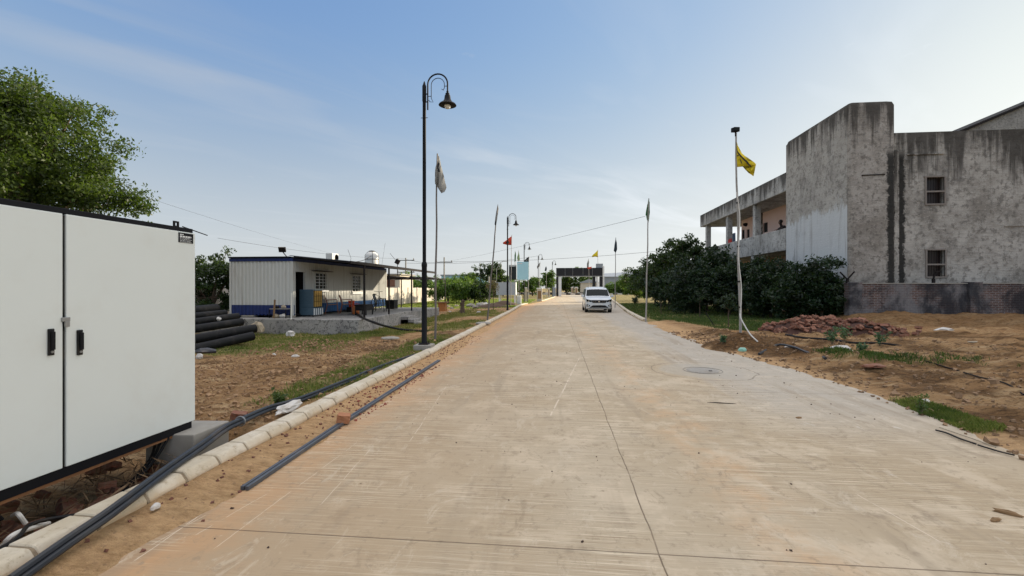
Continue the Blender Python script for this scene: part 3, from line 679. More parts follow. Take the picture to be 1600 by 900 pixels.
# ================================================================ BOUNDARY WALL in front
t=NT('old_brick_wall'); w=t.wp; s=t.sep(w); sw=t.n.new('ShaderNodeCombineXYZ'); t.put(sw.inputs[0],s[0]); t.put(sw.inputs[1],s[2])
br=t.n.new('ShaderNodeTexBrick'); t.l.new(sw.outputs[0],br.inputs['Vector']); br.inputs['Scale'].default_value=1; br.inputs['Brick Width'].default_value=.23; br.inputs['Row Height'].default_value=.075; br.inputs['Mortar Size'].default_value=.012; br.inputs['Color1'].default_value=(.11,.062,.052,1); br.inputs['Color2'].default_value=(.17,.10,.085,1); br.inputs['Mortar'].default_value=(.27,.25,.235,1)
n1=t.noise(w,.6,6,.65,.4); n2=t.noise(w,6,6,.7)
c=t.mix(t.step(n1,.44,.58),br.outputs[0],(.21,.21,.215)); c=t.mix(.25,c,br.outputs[0]); c=t.mix(t.m('MULTIPLY',t.step(n2,.5,.66),.6),c,(.13,.13,.14))
bl=t.noise(t.scale(w,.45,.45,.25),1.2,6,.7,.4); c=t.mix(t.m('MULTIPLY',t.step(bl,.44,.60),.85),c,(.022,.024,.03)); t.bump(t.m('ADD',t.m('MULTIPLY',br.outputs[1],-1),n2),.6,.02); M['old_brick']=t.fin(c,.95,0,.15)
WY=21.2; WX0=OY(1322,470,WY).x
bw=thing('boundary_wall',(WX0+6,WY,0),'low soot stained brick and plaster compound wall in front of the building','wall')
mb=MB(); mb.bb(WX0+.3,34,WY,WY+.23,-.4,1.80); mb.build('masonry',M['old_brick'],bw)
mb=MB(); mb.bb(WX0+.3,34,WY-.02,WY+.25,1.802,1.84); mb.build('coping',M['concrete'],bw)
for px in(1335,1522):
    x=OY(px,470,WY).x; mb=MB(); mb.bb(x-.26,x+.26,WY-.12,WY+.3,-.4,1.88); mb.build('pier',M['old_brick'] if px<1400 else M['old_brick'],bw,bevel=.02)
def yarm(px,label,two=True):
    b=OY(px,441,WY+.05); r=thing('wire_bracket',(b.x,WY+.1,1.86),label,'bracket')
    MB().bar((b.x,WY+.1,1.84),(b.x,WY+.1,2.02),.09).build('post',M['dark_steel'],r)
    MB().bar((b.x,WY+.1,2.0),(b.x-.3 if two else b.x+.05,WY+.1,2.33),.05).build('arm',M['dark_steel'],r)
    MB().bar((b.x,WY+.1,2.0) if two else (b.x+.05,WY+.1,2.3),(b.x+.3,WY+.1,2.35),.05).build('arm',M['dark_steel'],r)
yarm(1325,'dark V shaped wire bracket on the left pier of the boundary wall'); yarm(1460,'dark bent wire bracket below the lower window',False)
# ================================================================ VEGETATION
def leaves(C,size,n_per,spread,droop=.2,aspect=.45,flat=0.0,seed=0):
    """leaf quads scattered round clump centres C (k,3)"""
    g=np.random.default_rng(seed); k=len(C); N=k*n_per
    c=np.repeat(np.array(C),n_per,0)
    sp=np.repeat(np.array(spread if hasattr(spread,'__len__') else [spread]*k),n_per)
    d=g.normal(size=(N,3)); d/=np.linalg.norm(d,axis=1)[:,None]; rr=g.random(N)**.5
    p=c+d*(rr*sp)[:,None]*np.array([1,1,.75])
    a=g.normal(size=(N,3)); a[:,2]=a[:,2]*(1-flat)-droop; a=a+d*.9; a/=np.linalg.norm(a,axis=1)[:,None]
    b=np.cross(a,g.normal(size=(N,3))+np.array([0,0,flat*3])); b/=np.linalg.norm(b,axis=1)[:,None]+1e-9
    s=size*g.uniform(.55,1.25,N)
    L=a*s[:,None]; Wd=b*(s*aspect*.5)[:,None]
    return np.stack([p-L*.5,p+Wd-L*.05,p+L*.5,p-Wd-L*.05],1)
def crown_clumps(blobs,n,g,shell=.55):
    w=np.array([b[3]*b[4]*b[5] for b in blobs])**.67; w/=w.sum(); out=[]
    for i in g.choice(len(blobs),n,p=w):
        cx,cy,cz,rx,ry,rz=blobs[i]; d=g.normal(size=3); d/=np.linalg.norm(d); r=shell+(1-shell)*g.random()
        lump=1+.22*math.sin(d[0]*5+i)+.18*math.sin(d[2]*6+d[1]*4+i*2)
        out.append((cx+d[0]*rx*r*lump,cy+d[1]*ry*r*lump,cz+d[2]*rz*r*lump))
    return np.array(out)
def tree(name,label,cat,x,y,blobs,trunk_h,tr,mat,leaf=.1,nc=150,npc=60,spread=.32,seed=1,group=None,limbs=9,shell=.5,droop=.2,aspect=.45,trunk=True,bark='bark',lean=(0,0)):
    """blobs relative to the foot of the trunk"""
    z0=gh(x,y) if abs(x)<60 and y<130 else 0
    g=np.random.default_rng(seed); rr=random.Random(seed)
    t=thing(name,(x,y,z0),label,cat,group)
    C=crown_clumps([(b[0]+x,b[1]+y,b[2]+z0,b[3],b[4],b[5]) for b in blobs],nc,g,shell)
    q=leaves(C,leaf,npc,spread*g.uniform(.6,1.25,nc),droop,aspect,seed=seed)
    q=q[q[:,:,2].min(1)>z0+.03]
    quads_mesh('crown' if trunk else 'foliage',q,mat,t)
    mb=MB()
    if trunk:
        top=Vector((x+lean[0],y+lean[1],z0+trunk_h)); b0=Vector((x,y,z0-.1))
        pts=[b0.lerp(top,i/5)+Vector((rr.uniform(-.04,.04)*trunk_h*.5*(i>0),rr.uniform(-.04,.04)*trunk_h*.4*(i>0),0)) for i in range(6)]
        mb.tube(pts,[tr*(1.35 if i==0 else 1)*(1-.35*i/5) for i in range(6)],8)
        for i in range(limbs):
            c=Vector(C[rr.randrange(nc)]); s=pts[rr.choice((3,4,5,5))]; m1=s.lerp(c,.5)+Vector((rr.uniform(-.1,.1),rr.uniform(-.1,.1),.12))*(c-s).length*.5
            mb.tube([s,s.lerp(m1,.5),m1,c],[tr*.5,tr*.4,tr*.27,tr*.08],6)
        mb.build('trunk',M[bark],t,smooth=True)
    else:
        for i in range(limbs):
            c=Vector(C[rr.randrange(nc)]); s=Vector((x+rr.uniform(-.3,.3)*blobs[0][3],y,z0-.05)); mb.tube([s,s.lerp(c,.5)+Vector((0,0,.1)),c],[tr,tr*.7,tr*.25],5)
        mb.build('stem',M['stem'],t)
    return t
def pt(px,zc): # world x,y under a pixel column at camera depth zc
    p=P(px,450,zc); return p.x,p.y
# --- left side: the big tree over the cabinet
x,y=pt(30,12.8)
tree('broadleaf_tree','big spreading tree with small olive green leaves rising behind the white cabinet','tree',x,y,
 [(-.6,0,6.1,3.1,2.6,2.25),(1.2,.2,4.9,2.0,2.0,1.8),(.2,0,6.9,1.3,1.3,.7),(-2.8,.3,5.2,2.4,2.4,2.2),(2.35,.1,4.25,.95,1.1,.45),(-.2,-.4,3.4,2.2,1.6,1.0),(1.9,0,3.05,1.35,1.1,.7),(-1.8,0,7.3,1.1,1.2,.6),(3.2,.2,2.6,.75,.7,.45)],3.4,.22,M['leaf_olive'],leaf=.12,nc=1050,npc=85,spread=.42,seed=4,limbs=34,shell=.3,droop=.3)
x,y=pt(332,19); tree('leafy_bush','dark round bush between the white cabinet and the blue and white cabin','bush',x,y,[(0,0,1.6,1.5,1.2,1.5),(-.9,.3,2.0,1.0,.9,.9),(.4,0,2.3,.7,.7,.6)],1.3,.1,M['leaf_dark'],leaf=.14,nc=170,npc=70,spread=.3,seed=5,limbs=10)
x,y=pt(250,21); tree('leafy_bush','tall bush behind the white cabinet rising left of the round dark bush','bush',x,y,[(0,0,1.6,1.7,1.2,1.6)],1.3,.1,M['leaf_dark'],leaf=.14,nc=150,npc=60,spread=.32,seed=6,limbs=8)
# --- hedge of small trees behind the lawn, left of the road
HB=[(700,46,2.6,2.3,'leaf_mid','dense green tree next to the end of the cream wall'),(722,50,2.4,2.2,'leaf_bright','bright leafy green tree, second from the cream wall'),(742,47,2.0,1.9,'leaf_dark','rounded tree over a dark flower bed on the lawn'),
 (655,58,3.0,2.9,'leaf_mid','green tree crown rising over the cream wall behind the canopy'),(628,62,2.8,2.8,'leaf_bright','yellow green tree crown over the cream wall right of the cabin'),(762,62,2.1,2.2,'leaf_dark','small dark tree at the right end of the lawn hedge')]
for i,(px,zc,r,h,mt,lb) in enumerate(HB):
    x,y=pt(px,zc); top=1.62+ (450-(432 if i in(0,1) else 437 if i<3 or i==5 else 425))*zc/700
    tree('garden_tree',lb,'tree',x,y,[(0,0,top*.52,r*.75,r*.6,top*.46),(.5*r,.2,top*.45,r*.45,r*.5,top*.38),(-.45*r,0,top*.42,r*.45,r*.5,top*.36)],top*.4,.1,M[mt],leaf=.24,nc=110,npc=45,spread=.5,seed=20+i,limbs=5,shell=.4)
x,y=pt(768,78); tree('round_tree','round dark tree crown standing tall behind the lawn hedge','tree',x,y,[(0,0,3.9,2.5,2.3,2.3),(.8,0,3.0,1.9,1.8,1.6)],2,.18,M['leaf_dark'],leaf=.36,nc=170,npc=45,spread=.6,seed=31,limbs=5)
x,y=pt(733,95); tree('round_tree','small distant round tree left of the leaning grey flagpole','tree',x,y,[(0,0,3.3,2.2,2.2,1.9)],2,.15,M['leaf_mid'],leaf=.4,nc=90,npc=40,spread=.6,seed=32,limbs=4)
x,y=pt(858,100); tree('round_tree','compact round tree just left of the black gateway','tree',x,y,[(0,0,3.3,1.6,1.6,2.2)],1.5,.15,M['leaf_mid'],leaf=.36,nc=120,npc=40,spread=.5,seed=33,limbs=4)
x,y=pt(832,92); tree('round_tree','low tree behind the second street lamp from the gateway','tree',x,y,[(0,0,2.2,2.4,1.6,1.7)],1.2,.15,M['leaf_mid'],leaf=.36,nc=120,npc=40,spread=.5,seed=34,limbs=4)
x,y=pt(786,88); tree('round_tree','mid green tree partly behind the pale blue signboard','tree',x,y,[(0,0,2.2,3.0,1.6,1.6)],1.2,.15,M['leaf_mid'],leaf=.36,nc=120,npc=40,spread=.55,seed=35,limbs=4)
x,y=pt(905,150); tree('round_tree','large tree seen through the middle of the gateway','tree',x,y,[(-1,0,4.2,5.0,3,4.1),(3.5,0,3.0,2.5,2,2.6)],3,.3,M['leaf_mid'],leaf=.55,nc=230,npc=45,spread=.9,seed=36,limbs=5)
x,y=pt(884,146); tree('round_tree','pale brownish tree seen through the left of the gateway','tree',x,y,[(0,0,3.4,2.6,2,3.0)],2,.2,M['leaf_olive'],leaf=.5,nc=110,npc=40,spread=.8,seed=37,limbs=5)
# far belts of trees (individual crowns along the horizon)
for i,(px,zc,w_,h_,mt,lb) in enumerate([(690,140,10,4.5,'leaf_mid','long low tree belt behind the hedge right of the second utility pole'),(640,150,9,5.2,'leaf_dark','distant tree clump seen between the canopy posts'),(715,170,14,5.0,'leaf_bright','bright distant trees above the lawn hedge'),(795,165,12,5,'leaf_mid','far tree clump beyond the signboard'),(975,120,9,3.4,'leaf_mid','low far tree clump right of the parked van'),(560,160,14,4.2,'leaf_dark','far tree tops level with the cabin roof')]):
    x,y=pt(px,zc); tree('distant_tree',lb,'tree',x,y,[(0,0,h_*.5,w_*.5,w_*.3,h_*.5),(w_*.35,0,h_*.4,w_*.35,w_*.3,h_*.42),(-w_*.35,0,h_*.4,w_*.35,w_*.3,h_*.4)],h_*.5,.25,M[mt],leaf=.6,nc=190,npc=34,spread=.95,seed=50+i,limbs=4)
# --- right side trees
RT=[(1072,34,[(0,0,3.9,1.9,1.7,1.9),(.8,0,2.6,1.6,1.5,1.6)],'leaf_dark','tallest dark tree left of the balcony wing, sky showing through its crown'),
 (1040,38,[(0,0,3.3,1.6,1.6,1.5),(.4,0,1.9,1.6,1.4,1.3)],'leaf_dark','dark airy tree behind the green flagpole on the right'),
 (1010,48,[(0,0,2.6,1.8,1.6,1.7)],'leaf_dark','rounded dark tree between the green flag and the dark flag on the right'),
 (995,56,[(0,0,1.9,2.0,1.6,1.6)],'leaf_mid','lighter bushy tree at the left end of the right hand tree row'),
 (1105,30,[(0,0,2.4,1.7,1.5,1.9),(1.0,0,1.7,1.2,1.2,1.5)],'leaf_deep','deep green tree below the near end of the balcony wing'),
 (1140,26,[(0,0,1.6,1.3,1.2,1.6)],'leaf_deep','dark rounded tree standing left of the pole with the yellow flag'),
 (1172,26,[(0,0,1.6,1.1,1.1,1.7)],'leaf_deep','dark tree standing right behind the pole with the yellow flag'),
 (1205,23.5,[(0,0,1.5,1.25,1.1,1.7),(-.6,0,1.3,.8,.8,1.1)],'leaf_deep','tall dense shrub under the balcony wing beside the whitewashed wall'),
 (1243,21.5,[(0,0,1.35,1.1,1.0,1.5),(.5,0,1.2,.9,.8,1.2)],'leaf_deep','broad dense shrub in front of the whitewashed wall'),
 (1284,21.0,[(0,0,1.3,.95,.9,1.35),(.45,0,.9,.6,.6,.95)],'leaf_deep','dense shrub at the left end of the boundary wall'),
 (1024,44,[(0,0,2.2,1.8,1.5,1.6)],'leaf_dark','mid height tree filling the row behind the green flagpole'),
 (1088,27,[(0,0,1.5,1.4,1.1,1.5)],'leaf_deep','dark leafy tree between the second plastic chair and the balcony wing'),
 (1122,31,[(0,0,2.1,1.5,1.3,1.6)],'leaf_deep','tree whose top touches the underside of the balcony parapet'),
 (1060,31,[(0,0,1.6,1.7,1.3,1.5)],'leaf_deep','low shadowy tree behind the plastic chair on the right lawn')]
for i,(px,zc,bl,mt,lb) in enumerate(RT):
    x,y=pt(px,zc); hh=max(b[2] for b in bl)
    tree('shade_tree' if hh>2 else 'dense_shrub',lb,'tree' if hh>2 else 'shrub',x,y,bl,hh*.7,.09,M[mt],leaf=.17 if zc<30 else .24,nc=int(150+40*len(bl)),npc=62 if zc<30 else 48,spread=.36 if zc<30 else .42,seed=70+i,limbs=8,shell=.45)
# young saplings on the right lawn and by the left kerb
for i,(px,py,h,w_,lb) in enumerate([(1138,515,1.3,.42,'thin sapling on the right lawn left of the yellow flagpole'),(1093,498,1.5,.55,'conical young tree beside the second plastic chair'),(992,483,.9,.28,'tiny sapling on the lawn between the two right flagpoles'),(1033,492,1.5,.2,'bare staked sapling just left of the plastic chair')]):
    b=G(px,py); tree('sapling',lb,'sapling',b.x,b.y,[(0,0,h*.75,w_,w_,h*.3)],h*.7,.022,M['leaf_deep'],leaf=.10,nc=26,npc=26,spread=.14,seed=90+i,limbs=5,shell=.2)
b=G(771,484); tree('sapling','thin leaning sapling with reddish sparse leaves by the left kerb','sapling',b.x,b.y,[(0,0,1.75,.6,.5,.55)],1.5,.03,M['reeds'],leaf=.11,nc=40,npc=18,spread=.22,seed=99,limbs=8,shell=.2)
b=G(783,470); tree('sapling','young green sapling behind the second street lamp','sapling',b.x,b.y,[(0,0,1.6,.8,.6,.7)],1.3,.03,M['leaf_mid'],leaf=.14,nc=40,npc=22,spread=.26,seed=98,limbs=8,shell=.2)
# ---------------------------------------------------------------- grass
def grass(name,region,N,hgt,mat,seed,wid=.006,label=None,thr=.35,wgt=None):
    g=np.random.default_rng(seed); x0,x1,y0,y1=region; P_=[]
    while len(P_)<N:
        X=g.uniform(x0,x1,4000);Y=g.uniform(y0,y1,4000)
        for a,b in zip(X,Y):
            m_=gmask(a,b)
            if m_>.08 and g.random()<(m_-.08)**1.3*(.35+1.3*max(0,.5+nz(a,b,1.7,31)+.8*nz(a,b,5.5,32))) and (wgt is None or g.random()<wgt(a,b)): P_.append((a,b,gh(a,b)))
            if len(P_)>=N: break
    p=np.array(P_[:N]); n=len(p); th=g.uniform(0,2*math.pi,n); h=hgt*g.uniform(.35,1.25,n); ln=g.uniform(.1,.7,n)*h; la=g.uniform(0,2*math.pi,n)
    sx=np.cos(th)*wid;sy=np.sin(th)*wid; dx=np.cos(la)*ln;dy=np.sin(la)*ln; w=wid
    A=np.stack([p[:,0]-sx,p[:,1]-sy,p[:,2]-.01],1);B=np.stack([p[:,0]+sx,p[:,1]+sy,p[:,2]-.01],1)
    C=np.stack([p[:,0]+sx*.7+dx*.35,p[:,1]+sy*.7+dy*.35,p[:,2]+h*.6],1);D=np.stack([p[:,0]+dx,p[:,1]+dy,p[:,2]+h],1)
    quads_mesh(name,np.stack([A,B,C,D],1),mat,None,4,label,'grass',None,'stuff')
grass('grass',(-4.6,-3.2,5,15),11000,.055,M['grass_green'],1,.005)
grass('grass',(-12,-5.2,10.6,17),16000,.07,M['grass_green'],2,.007)
grass('grass',(-8,-3.3,14,36),15000,.09,M['grass_dry'],3,.010)
grass('grass',(4.5,5.7,5.1,7.3),8000,.05,M['grass_green'],4,.003)
grass('grass',(4.8,12.3,16.4,24),26000,.08,M['grass_deep'],5,.008)
grass('grass',(5,12.5,8.3,12),5000,.09,M['grass_deep'],6,.006)
grass('lawn_grass',(4.3,13,24,46),26000,.09,M['grass_deep'],7,.02)
grass('lawn_grass',(-22,-2.9,36,64),42000,.10,M['lawn'],8,.035)
# weeds
def weed(px,py,h,n,seed,label,name='weed_plant',mat='weed',leaf=.07,tall=False,group=None):
    b=G(px,py,.06); z=gh(b.x,b.y); r=random.Random(seed); t=thing(name,(b.x,b.y,z),label,'plant',group); mb=MB(); C=[]
    for i in range(n):
        a=r.uniform(0,6.28); l=h*r.uniform(.6,1.1); sp_=r.uniform(.15,.6)
        e=Vector((b.x+math.cos(a)*l*sp_,b.y+math.sin(a)*l*sp_,z+l*(1-.35*sp_))); s=Vector((b.x,b.y,z-.02)); mb.tube([s,s.lerp(e,.5)+Vector((0,0,.12*l)),e],[.005,.004,.002],5)
        for k in range(4): C.append(tuple(s.lerp(e,.4+.2*k)+Vector((0,0,.08*l))))
    mb.build('stem',M['stem'],t); quads_mesh('leaf_mass',leaves(np.array(C),leaf,7,leaf*.9,0,.5,seed=seed),M[mat],t)
weed(1437,641,.26,7,1,'small bushy green plant in the grass at the right road edge',mat='grass_green',leaf=.05)
weed(1300,542,.42,8,2,'blue green weed growing left of the plastic sheet'); weed(1320,538,.45,7,3,'blue green weed growing just behind the plastic sheet'); weed(1374,545,.4,7,4,'blue green weed right of the plastic sheet near the black cable')
weed(1345,551,.2,5,5,'low weed tuft in front of the rightmost blue green weed'); weed(1130,543,.2,5,6,'small dark weed at the foot of the sand heap')
weed(372,531,.28,7,8,'leafy weed below the black pipe stack',mat='grass_green',leaf=.06)
weed(437,632,.22,9,9,'dusty grey green weed clump behind the near kerb',mat='grass_deep',leaf=.05)
# ================================================================ WHITE ELECTRICAL CABINET
CX=-3.60
y0=OX(-110,700,CX).y; ys=OX(101,600,CX).y; y1=OX(305,600,CX).y; y0=2*ys-y1
cab=thing('electrical_cabinet',(CX-.5,(y0+y1)/2,.2),'big white two door electrical cabinet with black roof edge standing behind the near kerb','cabinet')
ZB,ZT=.30,2.165
mb=MB(); mb.bb(CX-1.1,CX-.03,y0+.01,y1-.01,ZB,ZT-.005); mb.build('cabinet_body',M['white_steel'],cab,bevel=.004)
for a,b in((y0,ys-.012),(ys+.012,y1)):
    d=MB().bb(CX-.026,CX,a,b,ZB,ZT).build('door',M['white_steel'],cab,bevel=.005)
    hy=OX(78,535,CX).y if a==y0 else OX(123,535,CX).y
    hz=(OX(78,516,CX).z+OX(78,553,CX).z)/2 if a==y0 else (OX(123,517,CX).z+OX(123,553,CX).z)/2
    h=MB(); h.box((CX+.009,hy,hz),(.016,.036,.19)); hh=h.build('handle',M['black_plastic'],d,bevel=.004)
    MB().box((CX+.026,hy,hz+.01),(.018,.022,.13)).build('handle_lever',M['black_paint'],hh,bevel=.004)
    MB().lathe((CX+.017,hy,hz-.07),[(.009,0),(.009,.006)],12,'x').build('key_lock',M['steel'],hh)
mb=MB(); mb.bb(CX-.03,CX-.014,ys-.011,ys+.011,ZB,ZT-.01); mb.build('door_gasket',M['black_plastic'],cab)
lk=OX(101,499,CX); mb=MB(); mb.box((CX+.008,ys,lk.z),(.02,.05,.03)); mb.box((CX+.014,ys+.005,lk.z-.035),(.014,.03,.04)); mb.build('hasp',M['steel'],cab,bevel=.002)
mb=MB(); mb.bb(CX-1.12,CX-.008,y0,y1-.02,ZT+.001,ZT+.042); mb.build('roof_edge',M['black_paint'],cab,bevel=.003)
mb=MB(); mb.bb(CX-1.12,CX-.012,y0,y1-.03,ZB-.075,ZB-.002); mb.build('base_channel',M['black_paint'],cab)
mb=MB(); mb.bb(CX-.06,CX-.02,y0,y1+.04,ZB-.10,ZB-.076); mb.build('base_rail',M['rust'],cab)
ly=OX(275,352,CX-.1).y; mb=MB()
for s in(-1,1): mb.box((CX-.1,ly+s*.022,ZT+.075),(.012,.018,.066))
mb.box((CX-.1,ly,ZT+.053),(.0115,.028,.022)); mb.box((CX-.1,ly,ZT+.10),(.0115,.028,.016)); mb.build('lifting_eye',M['dark_steel'],cab)
p0=OX(285,354,CX-.15); p1=P(324,361,4.9); MB().bar(p0,(p1.x,p1.y,ZT+.03),.008).build('rod',M['dark_steel'],cab)
py0=OX(279,372,CX+.003).y; py1=OX(303,372,CX+.003).y; pz1=OX(290,364.5,CX).z; pz0=OX(290,379.5,CX).z
np_=MB().bb(CX+.001,CX+.005,py0,py1-.01,pz0,pz1).build('name_plate',M['black_paint'],cab)
mb=MB(); L=py1-.01-py0; r=random.Random(5)
for k,(w_,h_) in enumerate(((.25,.010),(.78,.014),(.7,.004),(.8,.004),(.75,.004),(.8,.004))):
    z=pz1-(.012+k*.017 if k<2 else .036+(k-1)*.0125); yy=py0+.012; end=py0+.012+L*w_
    while yy<end:
        s=r.uniform(.008,.03); mb.bb(CX+.006,CX+.0066,yy,min(end,yy+s),z-h_,z); yy+=s+.005
mb.build('plate_lettering',M['sign_white'],np_)
def block(c,d,label,name='concrete_block',cat='block',rot=None,mat='concrete',jit=.01,bev=.012):
    o=MB().box(c,d,rot,jit=jit).build(name,M[mat],bevel=bev); return tag(o,label,cat)
a=G(326,676,.19); block((a.x-.22,y1-.02,.03),(.5,.46,.40),'grey concrete plinth block carrying the far end of the white cabinet')
block((a.x-.22,y0+.2,.03),(.5,.4,.40),'concrete plinth block carrying the near end of the white cabinet')
# rubble in the pit below the cabinet
rb=random.Random(12)
def brick_mesh(seed,d=(.20,.11,.075),jit=.009):
    r=random.Random(seed); bm=bmesh.new(); bmesh.ops.create_cube(bm,size=1)
    bmesh.ops.subdivide_edges(bm,edges=bm.edges,cuts=2,use_grid_fill=True)
    for v in bm.verts:
        v.co=Vector((v.co.x*d[0],v.co.y*d[1],v.co.z*d[2])); n=noise.noise(v.co*18+Vector((seed,0,0)))
        v.co+=Vector((r.uniform(-1,1),r.uniform(-1,1),r.uniform(-1,1)))*jit*.35+v.co.normalized()*n*jit
    me=bpy.data.meshes.new('brick'); bm.to_mesh(me); bm.free(); me.materials.append(M['brick']); return me
BM=[brick_mesh(i,(rb.uniform(.11,.21),.10,.07)) for i in range(9)]
def brick(loc,rot,s,label,group=None,name='brick',mat=None):
    me=BM[rb.randrange(9)]
    if mat: me=me.copy(); me.materials.clear(); me.materials.append(M[mat])
    o=bpy.data.objects.new(name,me); COL.objects.link(o); o.location=loc; o.rotation_euler=rot; o.scale=(s,s,s); return tag(o,label,'brick',group)
for i in range(46):
    y=rb.uniform(1.7,4.1); x=rb.uniform(-4.3,-3.32); z=gh(x,y)+.03+rb.choice((0,0,.05,.09))+max(0,(-3.4-x))*.12
    brick((x,y,z),(rb.uniform(-.5,.5),rb.uniform(-.5,.5),rb.uniform(0,6.28)),rb.uniform(.6,1.15),'broken brick in the dark rubble pit below the white cabinet','bricks in the pit below the cabinet')
g=np.random.default_rng(3); Cs=np.stack([g.uniform(-4.3,-3.35,40),g.uniform(1.7,4.1,40),g.uniform(-.12,.0,40)],1)
q=leaves(Cs,.16,14,.16,0,.08,seed=3); quads_mesh('dry_roots',q,mat_plain('dry_roots',(.20,.13,.07),.9,var=.4),None,4,'tangled dry roots and straw among the bricks below the white cabinet','roots',None,'stuff')
def hose(name,pts,r,mat,label,cat,n=8,res=8):
    out=[]; P3=[Vector(p) for p in pts]; P3=[P3[0]*2-P3[1]]+P3+[P3[-1]*2-P3[-2]]
    for i in range(1,len(P3)-2):
        a,b,c,d=P3[i-1:i+3]
        for k in range(res):
            t=k/res; out.append(.5*((2*b)+(c-a)*t+(2*a-5*b+4*c-d)*t*t+(3*b-a-3*c+d)*t**3))
    out.append(P3[-2])
    return tag(MB().tube(out,r,n).build(name,M[mat] if isinstance(mat,str) else mat,smooth=True),label,cat)
# bundle of three black conduits over the kerb
way=[(20,915,.075),(110,850,.10),(165,812,.135),(205,782,.155),(262,738,.157),(320,697,.165),(352,673,.175),(378,660,.165),(420,641,.10),(470,626,.09),(540,598,.08),(600,573,.06),(650,556,.06)]
way=[tuple(G(x,y,z)) for x,y,z in way]
for k,(dx,dz,lb) in enumerate(((0,0,'black conduit lying over the near kerb, outer one of the bundle of three'),(-.036,.006,'black conduit lying over the near kerb, middle one of the bundle of three'),(-.018,.034,'black conduit on top of the bundle crossing the near kerb'))):
    hose('conduit',[(x+dx,y,z+dz) for x,y,z in way],.021,'hose',lb,'conduit')
a=Vector(way[7]); tag(MB().tube([(a.x-.018+.055*math.cos(t),a.y,a.z+.012+.05*math.sin(t)) for t in [i*math.pi/8 for i in range(17)]],.008,6).build('tie_wire',M['steel']),'pale tie wire looped round the conduit bundle behind the kerb','wire')
# white bag on the conduit
def crumple(name,c,d,mat,label,cat,seed,amp=.3,sub=3,rz=0):
    bm=bmesh.new(); bmesh.ops.create_icosphere(bm,subdivisions=sub,radius=1)
    for v in bm.verts:
        n=noise.noise(v.co*1.6+Vector((seed,0,0)))*1.1+noise.noise(v.co*4+Vector((0,seed,0)))*.7; v.co*=1+amp*n
        v.co=Vector((v.co.x*d[0]/2,v.co.y*d[1]/2,max(v.co.z,-.6)*d[2]/1.6))
    me=bpy.data.meshes.new(name); bm.to_mesh(me); bm.free(); o=link_mesh(name,me,M[mat] if isinstance(mat,str) else mat); o.location=(c[0],c[1],c[2]+d[2]*.37); o.rotation_euler=(0,0,rz); return tag(o,label,cat)
a=G(452,640,.10); crumple('plastic_bag',(a.x,a.y,a.z),(.15,.48,.09),'sack','crumpled translucent white bag lying on the conduits behind the kerb','bag',3,.4)
a=G(377,662,.02); brick((a.x-.12,a.y+.12,.08),(.1,.2,.5),1.1,'red brick lying beside the plinth block behind the kerb')
a=G(368,668,.0); 
# white PVC bits and cable bottom left, behind the kerb
hose('pvc_pipe',[G(0,858,-.02),G(18,838,.05),G(40,828,.03),G(75,818,-.05)],.017,'pvc','white plastic pipe bend below the near end of the cabinet','pipe')
hose('pvc_pipe',[G(20,805,-.02),G(28,803,.08),G(40,818,.0)],.014,'pvc','short hooked white pipe end sticking up below the cabinet','pipe')
hose('black_cable',[(-3.6,1.7,-.05),G(0,857,.05),G(60,815,.03),(-3.32,3.2,-.08),(-3.6,3.8,-.1),(-3.8,4.2,.12)],.013,'black_plastic','black cable running along the back of the near kerb below the cabinet','cable')
for k in range(3):
    hose('black_cable',[(-3.75-.05*k,3.4+.05*k,-.2),(-3.68-.05*k,3.72+.04*k,.0),(-3.62-.06*k,3.86,.22)],.012,'black_plastic','black supply cable rising from the pit into the cabinet floor','cable')['group']='supply cables below the cabinet'
hose('iron_rod',[G(3,812,0.05),(-3.75,2.6,.2)],.012,'dark_steel','dark rod leaning out of the pit below the left cabinet door','rod')
# loose grey trunking on the road with the brick that weighs it down
A=G(382,763,.02); B=G(686,563,.02); t=thing('metal_trunking',tuple((A+B)/2),'long grey metal trunking lying on the road beside the kerb','trunking')
mid=[(G(382,763,.02)),(G(530,664,.02)),(G(686,563,.02))]
for dx in(-.02,.02):
    m=MB(); 
    for p,q in zip(mid,mid[1:]): m.bar((p.x+dx,p.y,.02),(q.x+dx,q.y,.02),.028,.03)
    m.build('rail',M['grey_pipe'],t)
a=G(535,664,.0); br=brick((a.x,a.y+.03,.075),(.05,.12,.35),1.0,'orange brown brick lump sitting on the grey trunking on the road',mat='brick_orange'); br.scale=(.95,1.25,1.3)
# plastic cup, stones, sticks and litter on the road
a=G(243,795,.05); crumple('plastic_cup',(a.x,a.y,a.z),(.035,.075,.04),'sack','small crushed clear plastic cup on the sand by the near kerb','cup',9,.25)
def stones(n,fn,smin,smax,mat,label,seed):
    g=np.random.default_rng(seed); mb=MB(); r=random.Random(seed)
    for i in range(n):
        x,y=fn(r); s=r.uniform(smin,smax)*(1 if r.random()<.9 else 1.8); mb.box((x,y,max(0,gh(x,y))+s*.25),(s,s*r.uniform(.6,1),s*.7),(r.uniform(-.4,.4),r.uniform(-.4,.4),r.uniform(0,3)),jit=s*.22,jr=r)
    return tag(mb.build('gravel',mat),label,'gravel',None,'stuff')
stones(420,lambda r:(lambda y:(XL(y)+r.random()**1.6*.55+.02,y))(1.8+r.random()**.7*13),.008,.024,mat_plain('gravel_red',(.20,.09,.06),.95,var=.5,sc=30),'scattered reddish stone chips on the sand strip along the left kerb',1)
stones(260,lambda r:(lambda y:(XL(y)+.1+r.random()*.5,y))(5.2+r.random()*3.2),.008,.02,mat_plain('gravel_brick',(.30,.09,.06),.95,var=.5,sc=30),'crushed red brick chips beside the grey trunking',2)
